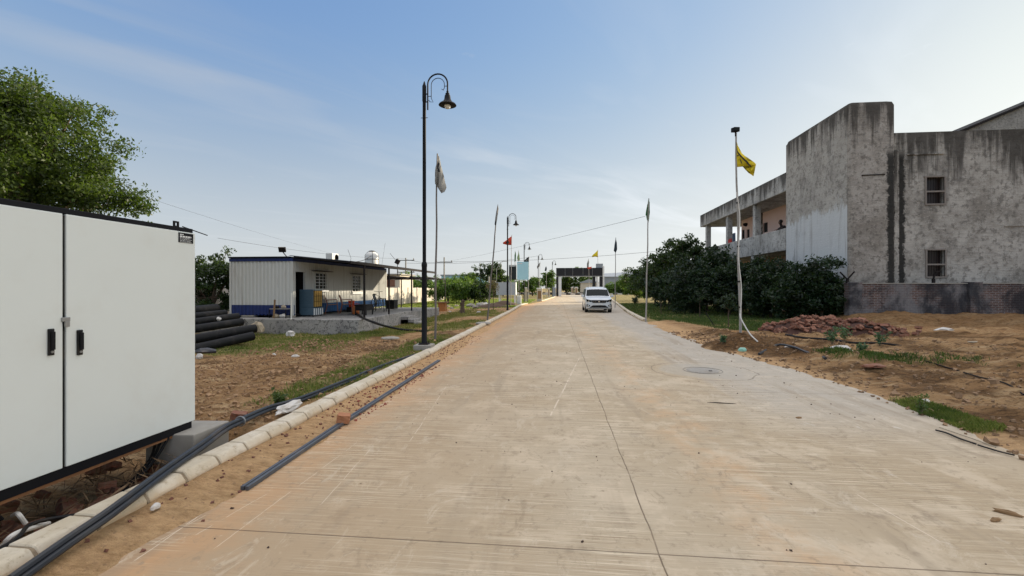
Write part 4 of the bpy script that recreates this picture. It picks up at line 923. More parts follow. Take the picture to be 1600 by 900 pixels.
stones(130,lambda r:(r.uniform(-2.4,4.3),1.6+r.random()*12),.006,.014,mat_plain('gravel_dark',(.09,.06,.045),.95,var=.5,sc=30),'dark grit scattered over the concrete road',3)
stones(2200,lambda r:(lambda y:(XR(y)-.1+r.random()**1.3*7,y))(3.8+r.random()*13),.012,.05,mat_plain('gravel_brown',(.30,.19,.105),.95,var=.6,sc=20),'earth clods and pebbles over the bare ground right of the road',4)
stones(2600,lambda r:(lambda y:(-3.35-r.random()*4.5,y))(4.4+r.random()*9),.012,.045,mat_plain('gravel_clod',(.34,.21,.11),.95,var=.6,sc=20),'earth clods over the rutted bare ground left of the road',5)
def litter(px,py,d,mat,label,cat='litter',name='litter',seed=1,rz=.3,amp=.35):
    a=G(px,py); z=gh(a.x,a.y); a=G(px,py,z); return crumple(name,(a.x,a.y,max(z,0)),d,mat,label,cat,seed,amp,2,rz)
litter(1575,817,(.03,.14,.03),'wood','dark stick of bark on the road near the right edge','stick','stick',1,.9)
litter(1556,828,(.08,.03,.03),'wood','flat brown bark flake on the road left of the dark stick','stick','bark_flake',2)
litter(1248,661,(.09,.035,.02),'wood','small brown leaf lying on the middle of the right lane','leaf','dry_leaf',3)
litter(1128,637,(.34,.012,.012),'dark_steel','thin dark wire scrap lying on the right lane beyond the brown leaf','wire','wire_scrap',4,-.1)
litter(1160,549,(.20,.09,.09),'bottle','pale green plastic bottle at the foot of the sand heap','bottle','plastic_bottle',5,.15,.15)
litter(1313,549,(.65,.35,.14),'sack','crumpled grey white plastic sheet lying between the weeds','sheet','plastic_sheet',6)
litter(1365,574,(.45,.2,.07),'brick','broken reddish slab on the bare ground in front of the weeds','slab','broken_slab',7)
litter(1475,518,(.7,.25,.14),'sack','torn white sack on the earth bank before the boundary wall','sack','torn_sack',8)
litter(1232,546,(.3,.12,.09),'sack','small white scrap at the left end of the weed patch','litter','paper_scrap',9)
litter(1520,535,(.35,.12,.04),'sack_tan','thin pale scrap on the ground below the right wall pier','litter','paper_scrap',10)
litter(1445,629,(.16,.1,.05),'sack','pale stone behind the bushy green plant','stone','stone',11)
litter(461,563,(.18,.1,.06),'sack','white scrap lying on the dirt track left of the lamp','litter','paper_scrap',12)
litter(428,562,(.08,.07,.05),'sack','tiny white pebble of litter on the dirt track','litter','paper_scrap',13)
litter(312,569,(.14,.14,.13),'sack','white crumpled bag at the right edge of the cabinet','bag','plastic_bag',14)
litter(320,560,(.5,.25,.14),'hose','pile of dark plastic rags below the pipe stack','rags','rag_pile',15)
litter(403,525,(.45,.4,.42),'sack_tan','beige woven sack leaning against the front of the concrete platform','sack','woven_sack',16,.2,.3)
litter(454,530,(.28,.2,.2),'sack','grey plastic bag at the foot of the concrete platform','bag','plastic_bag',17)
litter(610,532,(.6,.4,.09),'concrete','flat pale slab in the grass left of the street lamp','slab','stone_slab',18,.1,.1)
litter(755,507,(.7,.4,.12),'concrete','flat grey slab lying at the foot of the leaning flagpole','slab','stone_slab',19,.1,.1)
# cables and ridge on the right ground
def gcable(pxs,r,mat,label,z=.02,name='black_cable',cat='cable'):
    pts=[]
    for x,y in pxs:
        a=G(x,y,.1); zz=gh(a.x,a.y); a=G(x,y,zz); pts.append((a.x,a.y,max(0,gh(a.x,a.y))+z))
    return hose(name,pts,r,mat,label,cat,6)
gcable([(1228,523),(1255,528),(1300,533),(1330,537),(1375,538),(1420,540)],.03,'black_plastic','black cable on the ground in front of the brick heap',.03)
gcable([(1336,497),(1352,505),(1372,519),(1386,534)],.03,'dark_steel','dark strap draped down the right side of the brick heap',.28,'strap','strap')
gcable([(1445,572),(1490,580),(1530,592),(1570,602),(1600,612)],.012,'dark_steel','thin dark wire trailing over the bare ground to the right edge',.03)
gcable([(1462,683),(1480,688),(1500,697),(1525,705)],.009,'black_plastic','ragged dark cord along the right road edge below the grass',.02,'ragged_cord','cord')
gcable([(1528,707),(1545,712),(1562,717),(1585,722)],.008,'black_plastic','second ragged dark cord at the road edge by the frame edge',.02,'ragged_cord','cord')
gcable([(1468,680),(1496,690),(1530,702),(1556,713)],.006,'sack_tan','pale fibre strip tangled with the cord at the right road edge',.04,'fibre_strip','strip')
# brick heap
hc=G(1312,522,.1)
def heap(x,y): 
    u=(x-hc.x)/2.35; v=(y-hc.y-.55)/1.0; r2=u*u+v*v
    return .50*max(0,1-r2)**.8*(1+.25*noise.noise(Vector((x*2,y*2,0))))
k=0
while k<270:
    x=hc.x+rb.uniform(-2.4,2.4); y=hc.y+.55+rb.uniform(-1.05,.8); h=heap(x,y)
    if h<=0.03: continue
    brick((x,y,gh(x,y)+h*rb.choice((.75,1,1,1))),(rb.uniform(-.6,.6),rb.uniform(-.6,.6),rb.uniform(0,6.28)),rb.uniform(.8,1.25),'broken red brick in the heap before the boundary wall','broken bricks heaped before the boundary wall'); k+=1
mb=MB(); V=[];n=22
for j in range(n+1):
    for i in range(n+1):
        x=hc.x-2.4+4.8*i/n; y=hc.y-.55+2.1*j/n; V.append((x,y,gh(x,y)-.03+heap(x,y)*.86))
mb.add(V,[(j*(n+1)+i,j*(n+1)+i+1,(j+1)*(n+1)+i+1,(j+1)*(n+1)+i) for j in range(n) for i in range(n)])
tag(mb.build('brick_rubble',mat_plain('rubble_dark',(.07,.03,.02),.95,var=.5,sc=12),smooth=True),'fine brick rubble filling the core of the brick heap','rubble',None,'stuff')
for i in range(12):
    a=G(rb.uniform(1390,1440),rb.uniform(516,527),.1); brick((a.x,a.y,gh(a.x,a.y)+.05),(rb.uniform(-.4,.4),.1,rb.uniform(0,6)),1.2,'stray red brick strewn to the right of the brick heap','stray bricks right of the heap')
# ================================================================ PLATFORM AND SITE CABIN
SX=-7.36; SZ=.437
SY0=OX(560,500,SX).y
def slabmat():
    t=NT('platform_plaster'); w=t.wp; n=t.noise(w,1.3,6,.7); n2=t.noise(w,9,6,.75)
    c=t.mix(t.step(n,.4,.65),(.36,.345,.32),(.24,.235,.225)); c=t.mix(t.m('MULTIPLY',t.step(n2,.53,.59),.85),c,(.075,.07,.07)); t.bump(n2,.5,.02); M['platform']=t.fin(c,.95)
slabmat()
SXL=OY(372,500,SY0).x; SY1=OX(650,480,SX).y+.4; 
pl=thing('concrete_platform',((SX+SXL)/2,SY0+4,-.2),'long raised concrete platform with mottled grey sides under the site cabin','platform')
mb=MB(); mb.prism([(SXL-2.5,SY0,-.3),(SX,SY0,-.3),(SX-.15,SY1,-.3),(SXL-2.5,SY1,-.3)],(0,0,SZ+.3)); mb.build('slab',M['platform'],pl,bevel=.015)
a=OX(632,500,SX); mb=MB(); sy=OX(629,500,SX).y
for k in range(3): mb.bb(SX-.1,SX+.28*(3-k),sy+.02,sy+1.2,-.3,-.02+.13*k)
mb.build('steps',M['platform'],pl,bevel=.01)
mb=MB(); sy2=SY1-.0; mb.bb(SX-4,SX-.3+.1,sy2+.01,sy2+5,-.3,.36); mb.build('slab',M['platform'],pl)
CWX=-10.5; CZ0=.52; CZ1=2.83
CY0=OX(457,450,CWX).y; CY1=OX(603,450,CWX).y; CXL=OY(360,450,CY0).x
cb=thing('site_cabin',((CWX+CXL)/2,(CY0+CY1)/2,SZ),'white corrugated site cabin with blue top and bottom bands and a dark awning','cabin')
def corr(mb,u0,u1,v0,v1,fn,pitch=.16,dep=.028):
    n=max(1,round((u1-u0)/pitch)); p=(u1-u0)/n
    for i in range(n):
        a=u0+i*p; us=[(a,0),(a+p*.5,0),(a+p*.62,dep),(a+p*.88,dep),(a+p,0)]
        for (x,d),(x2,d2) in zip(us,us[1:]): mb.add([fn(x,v0,d),fn(x2,v0,d2),fn(x2,v1,d2),fn(x,v1,d)],[(0,1,2,3)])
fE=lambda u,v,d:(CWX+d,u,v); fS=lambda u,v,d:(u,CY0-d,v)
CB=CZ0+.42
dY0=OX(459.5,450,CWX).y; dY1=OX(476,450,CWX).y
wins=[]
for xa,xb,ya,yb in((491,508,427,451),(549,562,431,455)):
    p,q=OX(xa,ya,CWX),OX(xb,yb,CWX); wins.append((p.y,q.y,q.z,p.z))
mb=MB(); corr(mb,CXL,CWX,CB,CZ1-.14,fS)
corr(mb,CY0,dY0,CB,CZ1-.14,fE); segs=[(dY1,wins[0][0]),(wins[0][1],wins[1][0]),(wins[1][1],CY1)]
for a,b in segs: corr(mb,a,b,CB,CZ1-.14,fE)
for w in wins: corr(mb,w[0],w[1],CB,w[2],fE); corr(mb,w[0],w[1],w[3],CZ1-.14,fE)
corr(mb,dY0,dY1,2.32,CZ1-.14,fE)
mb.bb(CXL+.02,CWX-.3,CY1-.03,CY1,CZ0,CZ1-.1); mb.bb(CXL,CXL+.02,CY0+.01,CY1-.01,CZ0,CZ1-.1); mb.build('wall',M['cabin_white'],cb)
mb=MB(); corr(mb,CXL,CWX,CZ0,CB-.002,fS); corr(mb,CY0,dY0,CZ0,CB-.002,fE); mb.build('lower_band',M['blue_panel'],cb)
mb=MB(); corr(mb,dY1,CY1,CZ0,CB-.002,fE); mb.build('lower_band',mat_plain('blue_side',(.02,.12,.32),.5,var=.3,dirt=(.10,.10,.10),dirt_amt=.4),cb)  # lighter blue band on the side wall past the door
mb=MB(); mb.bb(CXL-.03,CWX+.03,CY0-.04,CY1+.03,CZ1-.14,CZ1-.01); mb.build('top_band',M['blue_panel'],cb)
mb=MB(); 
for (x,y) in((CWX+.005,CY0-.005),(CXL+.02,CY0-.005),(CWX+.005,CY1-.02)): mb.bb(x-.035,x+.035,y-.035,y+.035,CZ0,CZ1-.15)
mb.build('corner_post',M['cabin_white'],cb)
mb=MB(); mb.bb(CXL,CWX,CY0,CY1,CZ0-.002,CZ0+.04); mb.build('floor',M['dark_steel'],cb)
mb=MB(); mb.bb(CXL+.05,CWX-.8,CY0+.1,dY1+.8,CZ0+.05,CZ0+.06); mb.bb(CWX-1.2,CWX-1.18,CY0+.2,dY1+2,CZ0+.06,CZ1-.2); mb.build('inner_partition',M['dark_inside'],cb)
dr=MB(); 
for a,b in((dY0-.0,dY0+.04),(dY1-.04,dY1)): dr.bb(CWX-.04,CWX+.04,a,b,CZ0+.04,2.36)
dr.bb(CWX-.04,CWX+.04,dY0+.04,dY1-.04,2.28,2.36); dr.build('door_frame',M['cabin_white'],cb)
MB().bb(CWX-.75,CWX-.05,dY1+.01,dY1+.05,CZ0+.05,2.27).build('door',M['dark_steel'],cb)
for w in wins:
    f=MB(); 
    for a,b,c,d in((w[0]-.04,w[0],w[2]-.04,w[3]+.04),(w[1],w[1]+.04,w[2]-.04,w[3]+.04),(w[0],w[1],w[3],w[3]+.04),(w[0],w[1],w[2]-.04,w[2])): f.bb(CWX+.03,CWX+.07,a,b,c,d)
    fr=f.build('window_frame',M['cabin_white'],cb)
    MB().bb(CWX-.03,CWX-.01,w[0],w[1],w[2],w[3]).build('pane',M['glass_dark'],fr)
    g_=MB(); 
    for k in range(1,5): z=lerp(w[2],w[3],k/5); g_.bar((CWX+.06,w[0],z),(CWX+.06,w[1],z),.018)
    for k in(1,2): y=lerp(w[0],w[1],k/3); g_.bar((CWX+.065,y,w[2]),(CWX+.065,y,w[3]),.02)
    g_.build('grille',M['sign_white'],fr)
    h=MB(); h.bb(CWX+.03,CWX+.28,w[0]-.25,w[1]+.25,w[3]+.09,w[3]+.11); h.build('hood',M['dark_steel'],fr)
    s=MB(); s.bb(CWX+.03,CWX+.12,w[0]-.08,w[1]+.12,w[2]-.14,w[2]-.05); s.build('sill',M['sign_white'],fr)
# awning: dark sheet roof on thin posts
AX=-7.5; AZ1=2.60
AY0=OX(556,412,AX).y; AY1=OX(680,421,AX).y
aw=MB()
rx0,rx1=CXL-.05,AX
ny=46
for i in range(ny):
    ya=lerp(CY0-.1,AY1,i/ny) ; yb=lerp(CY0-.1,AY1,(i+1)/ny); ym=(ya+yb)/2
    def pz(x): return lerp(2.90,AZ1,sm((x-CWX)/(AX-CWX)) ) if x>CWX else 2.90
    for (a,b,za,zb) in((ya,ym,0,.025),(ym,yb,.025,0)):
        aw.add([(CWX-.1,a,2.9+za),(AX,a,AZ1+za),(AX,b,AZ1+zb),(CWX-.1,b,2.9+zb),(CWX-.1,a,2.905+za),(AX,a,AZ1+.005+za),(AX,b,AZ1+.005+zb),(CWX-.1,b,2.905+zb)],[(3,2,1,0),(4,5,6,7),(0,1,5,4),(2,3,7,6),(1,2,6,5)])
M['sheet_roof']=mat_plain('sheet_roof',(.012,.014,.02),.8,0,var=.3,spec=.15)
aw.build('awning_sheet',M['sheet_roof'],cb)
mb=MB(); mb.bb(CXL-.04,CWX-.1,CY0-.08,CY1+.05,CZ1+.0,CZ1+.05); mb.build('roof',M['sheet_roof'],cb)
fr=MB()
fr.bar((AX-.02,AY0-.4,AZ1-.035),(AX-.02,AY1,AZ1-.035),.05,.10); fr.bar((CWX+.1,CY0-.06,2.86),(AX,CY0-.08,AZ1-.05),.05)
for k in range(6):
    y=lerp(CY0,AY1,k/5); fr.bar((CWX+.1,y,2.85),(AX,y,AZ1-.04),.045)
fr.build('awning_frame',M['dark_steel'],cb)
for i,px in enumerate((566.5,608.5,650)):
    b=G(px,(497,491,485.5)[i],SZ); fp=MB().bar((AX-.03,b.y,SZ),(AX-.03,b.y,AZ1-.05),.06).build('awning_post',M['dark_steel'],cb)
# second open frame canopy beyond the cabin
can=thing('open_canopy',(-11,31,0),'open dark steel canopy frame on thin posts right of the cabin, over the yard','canopy')
mb=MB(); ca=OY(603,429,28).x; X0,X1=-14.5,-8.6; Y0,Y1=28.6,34
for z0,(ya,yb) in ((0,(Y0,Y1)),):
    for k in range(7): x=lerp(X0,X1,k/6); mb.bar((x,ya,2.35),(x,yb,2.28),.06)
    for y in (ya,(ya+yb)/2,yb): mb.bar((X0,y,2.3),(X1,y,2.3),.08)
mb.build('frame',M['dark_steel'],can); mb=MB(); mb.bb(X0,X0+3.6,Y0,Y1-2,2.40,2.43); mb.build('roof_sheet',M['sheet_roof'],can)
for (x,y) in((X0,Y0),(X0+2.4,Y0),(X1,Y0),(X0+2.4,Y1),(X1,Y1),(X0,Y1)): MB().bar((x,y,-.15),(x,y,2.3),.07).build('post',M['dark_steel'],can)
# things on the cabin roof
def onroof(px,X): p=OX(px,400,X); return p.y
ty=OX(581,400,-10.8).y; tk=thing('water_tank',(-10.8,ty,2.88),'white plastic water tank with black lid on the cabin roof','tank')
MB().lathe((-10.8,ty,2.88),[(.36,0),(.37,.05),(.37,.62),(.33,.74),(.22,.84),(.17,.86)],24).build('tank_body',M['tank_white'],tk,smooth=True)
MB().lathe((-10.8,ty,3.742),[(.18,0),(.18,.05),(.05,.075)],16).build('lid',M['black_plastic'],tk)
mb=MB(); 
for z in(3.3,): mb.tube([(-10.8+.385*math.cos(t),ty+.385*math.sin(t),z) for t in [i*math.pi/12 for i in range(25)]],.014,5)
for a in range(4):
    t=a*math.pi/2+.5; mb.tube([(-10.8+.385*math.cos(t),ty+.385*math.sin(t),2.9),(-10.8+.385*math.cos(t),ty+.385*math.sin(t),3.55),(-10.8+.2*math.cos(t),ty+.2*math.sin(t),3.76)],.012,5)
mb.build('strap',M['dark_steel'],tk)
y_=OX(519,400,-11).y; ac=thing('ac_unit',(-11,y_,2.88),'cream outdoor air conditioner unit on the cabin roof','air conditioner')
MB().box((-11,y_,3.11),(.34,.62,.42)).build('casing',M['tank_white'],ac,bevel=.02); MB().lathe((-10.825,y_+.1,3.11),[(.17,0),(.17,.02),(.14,.022),(.14,.0)],20,'x').build('fan_grille',M['dark_steel'],ac)
MB().bb(-11.2,-10.8,y_-.3,y_+.3,2.86,2.899).build('foot',M['dark_steel'],ac)
p=P(446,396,CY0+1.4)
fl=thing('flood_lamp',(-11.0,CY0-.02,2.86),'small floodlight on a tilted bracket at the front corner of the cabin roof','floodlight')
b=P(449,399,17.9); h=P(441,390,17.9); MB().tube([(b.x,b.y,2.84),(h.x+.03,h.y,h.z-.1)],.018,6).build('bracket',M['dark_steel'],fl)
MB().box((h.x,h.y,h.z),(.26,.10,.20),(.5,0,.3)).build('lamp_head',M['dark_steel'],fl,bevel=.01); MB().box((h.x-.01,h.y-.055,h.z+.03),(.21,.008,.15),(.5,0,.3)).build('lens',M['chrome'],fl)
hose('roof_cable',[(-10.7,ty-.3,3.5),(-10.6,ty-1.6,3.15),(-10.6,ty-3,2.95)],.016,'dark_steel','dark hose slanting from the water tank down to the cabin roof','cable')
b=OX(547,403,-10.8); tag(MB().tube([(b.x,b.y,2.88),(b.x,b.y+.1,3.2),(b.x,b.y-.25,3.62)],.008,5).build('bent_rod',M['dark_steel']),'thin bent rod sticking up between the air conditioner and the tank','rod')
b=OX(596,403,-10.6); tag(MB().tube([(b.x,b.y,2.88),(b.x,b.y+.6,4.4)],.006,5).build('antenna_rod',M['dark_steel']),'thin upright antenna wire just right of the water tank','rod')
b=P(621,409,29.2); dd=thing('dish_antenna',(b.x,b.y,2.43),'small dark antenna head on a pole above the open canopy','antenna'); MB().tube([(b.x,b.y,2.42),(b.x,b.y,b.z)],.022,6).build('mast',M['dark_steel'],dd)
MB().box((b.x,b.y,b.z),(.28,.2,.3),(0,.5,0)).build('head',M['dark_steel'],dd,bevel=.03); MB().tube([(b.x,b.y,b.z-.05),(b.x-.5,b.y,b.z+.55)],.012,5).build('arm',M['dark_steel'],dd)
# supports under the cabin
for i,(px,lb) in enumerate(((367,'grey support block under the left corner of the cabin'),(388,'long concrete support block under the cabin front'),(452,'small support block under the right front corner of the cabin'))):
    b=OY(px,495,CY0-.02); tag(MB().box((b.x,CY0+.05,SZ+.045),((.3,.5,.3)[i],.3,.085),jit=.01).build('support_block',M['concrete'] ,bevel=.01),lb,'block')
# ---- furniture on the platform
def G2(px,py): return G(px,py,SZ)
# evaporative cooler
a=G2(490,495); X=a.x; cw,cl,ch=.62,.72,1.12
co=thing('air_cooler',(X-.3,a.y+.35,SZ),'tall blue grey evaporative air cooler with straw pad beside the cabin door','air cooler')
p0=(X-cw,X,a.y,a.y+cl)
mb=MB(); mb.bb(p0[0],p0[1],p0[2],p0[3],SZ+.06,SZ+.36); mb.bb(p0[0],p0[1]-.03,p0[2],p0[3],SZ+.362,SZ+ch); mb.build('housing',M['cooler_blue'],co,bevel=.015)
MB().bb(p0[1]-.028,p0[1]-.005,p0[2]+.05,p0[3]-.05,SZ+.40,SZ+ch-.05).build('straw_pad',M['honeycomb'],co)
mb=MB(); 
for k in range(5): y=lerp(p0[2]+.05,p0[3]-.05,k/4); mb.bar((p0[1],y,SZ+.38),(p0[1],y,SZ+ch-.03),.012)
for k in range(4): z=lerp(SZ+.40,SZ+ch-.05,k/3); mb.bar((p0[1]+.003,p0[2]+.04,z),(p0[1]+.003,p0[3]-.04,z),.012)
mb.build('pad_grille',M['dark_steel'],co)
mb=MB(); 
for k in range(5): y=lerp(p0[2]+.04,p0[3]-.04,k/4); mb.bb(p0[1]+.001,p0[1]+.02,y-.03,y+.03,SZ+.07,SZ+.34)
mb.build('base_ribs',M['sign_white'],co)
mb=MB(); 
for z in [SZ+.45+.09*k for k in range(7)]: mb.bb(p0[0]+.05,p0[1]-.06,p0[2]-.012,p0[2]-.002,z,z+.05)
mb.build('louvre',M['cooler_blue'],co)
for (x,y) in((p0[0]+.05,p0[2]+.05),(p0[1]-.05,p0[2]+.05),(p0[0]+.05,p0[3]-.05),(p0[1]-.05,p0[3]-.05)): MB().lathe((x,y-.02,SZ+.03),[(.03,0),(.03,.03)],10,'y').build('caster',M['black_plastic'],co)
def make_chair(name,label,mat,group=None):
    t=thing(name,(0,0,0),label,'chair',group); W_=.46
    s=MB(); s.add([(-.22,-.21,.43),(.22,-.21,.43),(.2,.2,.41),(-.2,.2,.41),(-.22,-.21,.455),(.22,-.21,.455),(.2,.2,.435),(-.2,.2,.435)],[(0,3,2,1),(4,5,6,7),(0,1,5,4),(1,2,6,5),(2,3,7,6),(3,0,4,7)]); s.build('seat',mat,t,bevel=.01)
    b=MB(); 
    for k in range(5):
        x=-.17+.085*k; b.bar((x,.20,.46),(x*1.05,.31,.80),.05,.014)
    b.bar((-.22,.315,.82),(.22,.315,.82),.02,.09); b.bar((-.21,.20,.46),(-.225,.32,.86),.03); b.bar((.21,.20,.46),(.225,.32,.86),.03); b.build('backrest',mat,t)
    for sx in(-1,1):
        MB().bar((sx*.25,.24,.64),(sx*.255,-.2,.66),.05,.025).build('armrest',mat,t)
        MB().tube([(sx*.255,-.20,.65),(sx*.24,-.21,.44),(sx*.27,-.25,0)],[.018,.022,.018],6).build('leg',mat,t)
        MB().tube([(sx*.25,.24,.64),(sx*.21,.2,.44),(sx*.25,.30,0)],[.015,.022,.018],6).build('leg',mat,t)
    return t
ch0=make_chair('plastic_chair','brown plastic armchair nearest the air cooler','' or M['brown_plastic'],'plastic armchairs')
a=G2(524,491); ch0.location=(a.x-.15,a.y,SZ); ch0.rotation_euler=(0,0,R(118))
def chair_at(px,py,rz,label,zf=SZ,mat=None):
    c=copy_tree(ch0); a=G(px,py,zf); c.location=(a.x,a.y,zf); c.rotation_euler=(0,0,R(rz)); c['label']=label
    if mat:
        for k in CH[c.name]:
            o=bpy.data.objects[k]; o.data=o.data.copy(); o.data.materials.clear(); o.data.materials.append(mat)
    return c
chair_at(542,490,112,'second brown plastic armchair, between the first and the orange jug')
chair_at(594,487,100,'dark green plastic armchair beside the low black table',SZ,M['green_black'])
chair_at(1045,486,205,'dark plastic chair standing alone on the right lawn',.03,M['green_black'])
chair_at(1086,487,150,'dark plastic chair half hidden by the conical young tree',.03,M['green_black'])
def table(px,py,d,h,rz,label,mat,name='low_table',cat='table',zf=SZ):
    a=G(px,py,zf); t=thing(name,(a.x,a.y,zf),label,cat); x,y=a.x,a.y
    MB().box((x,y,zf+h-.02),(d[0],d[1],.04)).build('tabletop',mat,t,bevel=.006)
    for sx in(-1,1):
        for sy_ in(-1,1): MB().bar((x+sx*(d[0]/2-.04),y+sy_*(d[1]/2-.04),zf),(x+sx*(d[0]/2-.04),y+sy_*(d[1]/2-.04),zf+h-.04),.04).build('leg',mat,t)
    MB().bb(x-d[0]/2+.03,x+d[0]/2-.03,y-d[1]/2+.03,y+d[1]/2-.03,zf+h*.45,zf+h-.042).build('apron',mat,t)
    return t
table(569,492,(.55,.75),.46,0,'low black table standing in front of the second cabin window',M['black_plastic'])
a=G2(612,483); bx=thing('black_crate',(a.x,a.y,SZ),'black box beside the dark green chair on the platform','crate'); MB().box((a.x,a.y,SZ+.25),(.5,.6,.46)).build('crate_body',M['black_plastic'],bx,bevel=.02); MB().box((a.x,a.y,SZ+.5),(.53,.63,.035)).build('lid',M['black_plastic'],bx,bevel=.008)
a=G2(556,491); jg=thing('orange_jug',(a.x,a.y,SZ),'orange insulated jug standing on the platform right of the chairs','jug'); MB().lathe((a.x,a.y,SZ),[(.13,0),(.15,.04),(.15,.28),(.11,.36),(.07,.38)],16).build('jug_body',M['orange'],jg,smooth=True); MB().lathe((a.x,a.y,SZ+.381),[(.07,0),(.07,.05),(.03,.06)],12).build('lid',M['flag_red'],jg)
MB().tube([(a.x-.14,a.y,SZ+.25),(a.x-.19,a.y,SZ+.45),(a.x,a.y,SZ+.5),(a.x+.19,a.y,SZ+.45),(a.x+.14,a.y,SZ+.25)],.012,6).build('handle',M['flag_red'],jg)
a=G2(551,488); bgk=thing('red_bucket',(a.x-.2,a.y+.3,SZ),'red bucket between the brown chairs and the orange jug','bucket'); MB().lathe((a.x-.2,a.y+.3,SZ+.25),[(.12,0),(.15,.3),(.155,.31),(.14,.3)],14).build('bucket_body',M['flag_red'],bgk); MB().box((a.x-.2,a.y+.3,SZ+.125),(.35,.35,.25)).build('stand',M['black_plastic'],bgk)
a=G2(577,484); cy=thing('bicycle',(a.x-1.0,a.y+.5,SZ),'dark bicycle leaning against the blue band of the cabin wall','bicycle'); x,y=-9.95,a.y+.6
for k in(-.5,.5): MB().tube([(x,y+k+.3*math.cos(t),SZ+.31+.3*math.sin(t)) for t in [i*math.pi/10 for i in range(21)]],.018,6).build('wheel',M['tyre'],cy)
mb=MB(); mb.tube([(x,y-.5,SZ+.31),(x,y-.12,SZ+.3),(x,y+.35,SZ+.75),(x,y-.3,SZ+.78),(x,y-.12,SZ+.3)],.017,6); mb.tube([(x,y+.5,SZ+.31),(x,y+.35,SZ+.75),(x,y+.3,SZ+.95)],.017,6); mb.build('frame',M['dark_steel'],cy)
MB().tube([(x+.25,y+.2,SZ+1.0),(x,y+.32,SZ+.97),(x-.25,y+.2,SZ+1.0)],.012,6).build('handlebar',M['steel'],cy); MB().box((x,y-.33,SZ+.84),(.14,.25,.06)).build('saddle',M['black_plastic'],cy,bevel=.02)
# clutter left of the door
a=G2(436,497); bn=thing('metal_bench',(a.x,a.y,SZ),'small metal bench with clutter in front of the cabin blue band','bench'); MB().box((a.x,a.y+.1,SZ+.36),(.75,.3,.03)).build('top',M['steel'],bn)
for sx in(-1,1):
    for s2 in(-.1,.2): MB().bar((a.x+sx*.34,a.y+s2,SZ),(a.x+sx*.34,a.y+s2,SZ+.35),.025).build('leg',M['dark_steel'],bn)
for i,(dx,dz,s,mt,lb) in enumerate(((-.15,.0,.22,'sack_tan','crumpled tan sack under the metal bench'),(.12,.02,.2,'sack','white bundle under the metal bench'),(.15,.39,.16,'sack_tan','tan parcel lying on the metal bench'),(-.1,.38,.12,'dark_steel','dark tool lying on the metal bench'))):
    crumple('bundle',(a.x+dx,a.y+.05,SZ+dz),(s*1.3,s,s*.8),mt,lb,'bundle',40+i,.3,2)
a=G2(455,499); tag(MB().tube([(a.x,a.y,SZ),(a.x,a.y+.02,SZ+1.0)],.028,8).build('standpipe',M['pvc']),'white plastic standpipe at the front corner of the cabin','pipe')
a=G2(431,497); tag(MB().box((a.x,a.y-.1,SZ+.36),(.06,.03,.74),(.0,.07,0)).build('plank',M['wood']),'short wooden plank leaning upright by the metal bench','plank')
# hose from the platform to the kerb
hose('black_hose',[G(553,487,SZ+.05),G(566,496,SZ+.03),G(585,504,SZ-.02),G(605,510,.18),G(630,515,.0),G(663,517,.0),G(700,516.5,.0),G(728,515,.03)],.045,'black_plastic','thick black hose sagging from the platform across the dirt to the kerb','hose')
# ---- stack of black pipes
for i,(x0_,y0_,x1_,y1_,r,lb) in enumerate(((296,547,395,525,.13,'lowest front black pipe of the stack by the platform'),(296,531,399,513,.13,'second black pipe from the bottom of the stack'),(296,516,378,503,.12,'third black pipe from the bottom of the stack'),(296,505,372,494,.11,'fourth black pipe from the bottom of the stack'),(296,496,352,489,.11,'fifth black pipe, brownish, near the top of the stack'),(296,488,338,482,.16,'topmost thick black pipe of the stack'))):
    zc=12.6+i*.42; a=P(x0_-40,y0_+ (y0_-y1_)*.4,zc-1.0); b=P(x1_,y1_,zc+1.0); 
    d=(b-a).normalized(); o=MB(); r*=1.02; o.tube([a,b],r,16,cap=False); o.tube([a+d*.01,b-d*.01],r-.02,16,cap=False); tag(o.build('black_pipe',mat_plain('pipe_black%d'%0,(.007,.008,.009),.6,var=.3,dirt=(.07,.06,.05),dirt_amt=.4,spec=.2) if i==0 else bpy.data.materials['pipe_black0'],smooth=True),lb,'pipe')
a=P(337,499,14.2); crumple('plastic_bag',(a.x,a.y,a.z-.04),(.32,.2,.14),'sack','white plastic bag resting on the black pipe stack','bag',61,.25)
o=MB(); q=P(300,560,14.3); o.bb(P(290,500,14.6).x-1,P(385,500,14.6).x,13.4,15.4,-.2,.05); 
# ---- cream compound wall on the left
t=NT('cream_wall'); w=t.wp; s=t.sep(w); n=t.noise(t.scale(w,1.5,1.5,.35),1.5,6,.7); n2=t.noise(w,6,5,.7)
c=t.mix(t.step(n,.42,.66),(.60,.55,.47),(.40,.34,.27)); c=t.mix(t.m('MULTIPLY',t.step(n2,.56,.7),.5),c,(.25,.22,.19)); M['cream_wall']=t.fin(c,.92)
cwl=thing('compound_wall',(-15.3,35,0),'long stained cream compound wall running behind the cabin','wall')
mb=MB(); yy=9.
k=0
while yy<60:
    mb=MB(); mb.bb(-15.45,-15.3,yy+.15,yy+2.85,-.3,1.64); mb.build('panel',M['cream_wall'],cwl)
    MB().bb(-15.5,-15.22,yy-.14,yy+.14,-.3,1.68).build('pillar',M['cream_wall'],cwl); yy+=3
b1,b2=P(603,437,44),P(632,437,44); hs=thing('small_house',((b1.x+b2.x)/2,b1.y,0),'small cream house with reddish window behind the compound wall','building')
MB().bb(b1.x-4,b2.x-.4,b1.y,b1.y+4,-.2,2.9).build('wall',M['cream'],hs); o=MB(); q=P(608,437,44); o.bb(q.x-.7,q.x+.6,b1.y-.03,b1.y-.005,1.75,2.45); o.build('window',M['brick'],hs); MB().bb(b1.x-4.2,b2.x-.2,b1.y-.2,b1.y+4.2,2.903,3.02).build('roof',M['concrete'],hs)
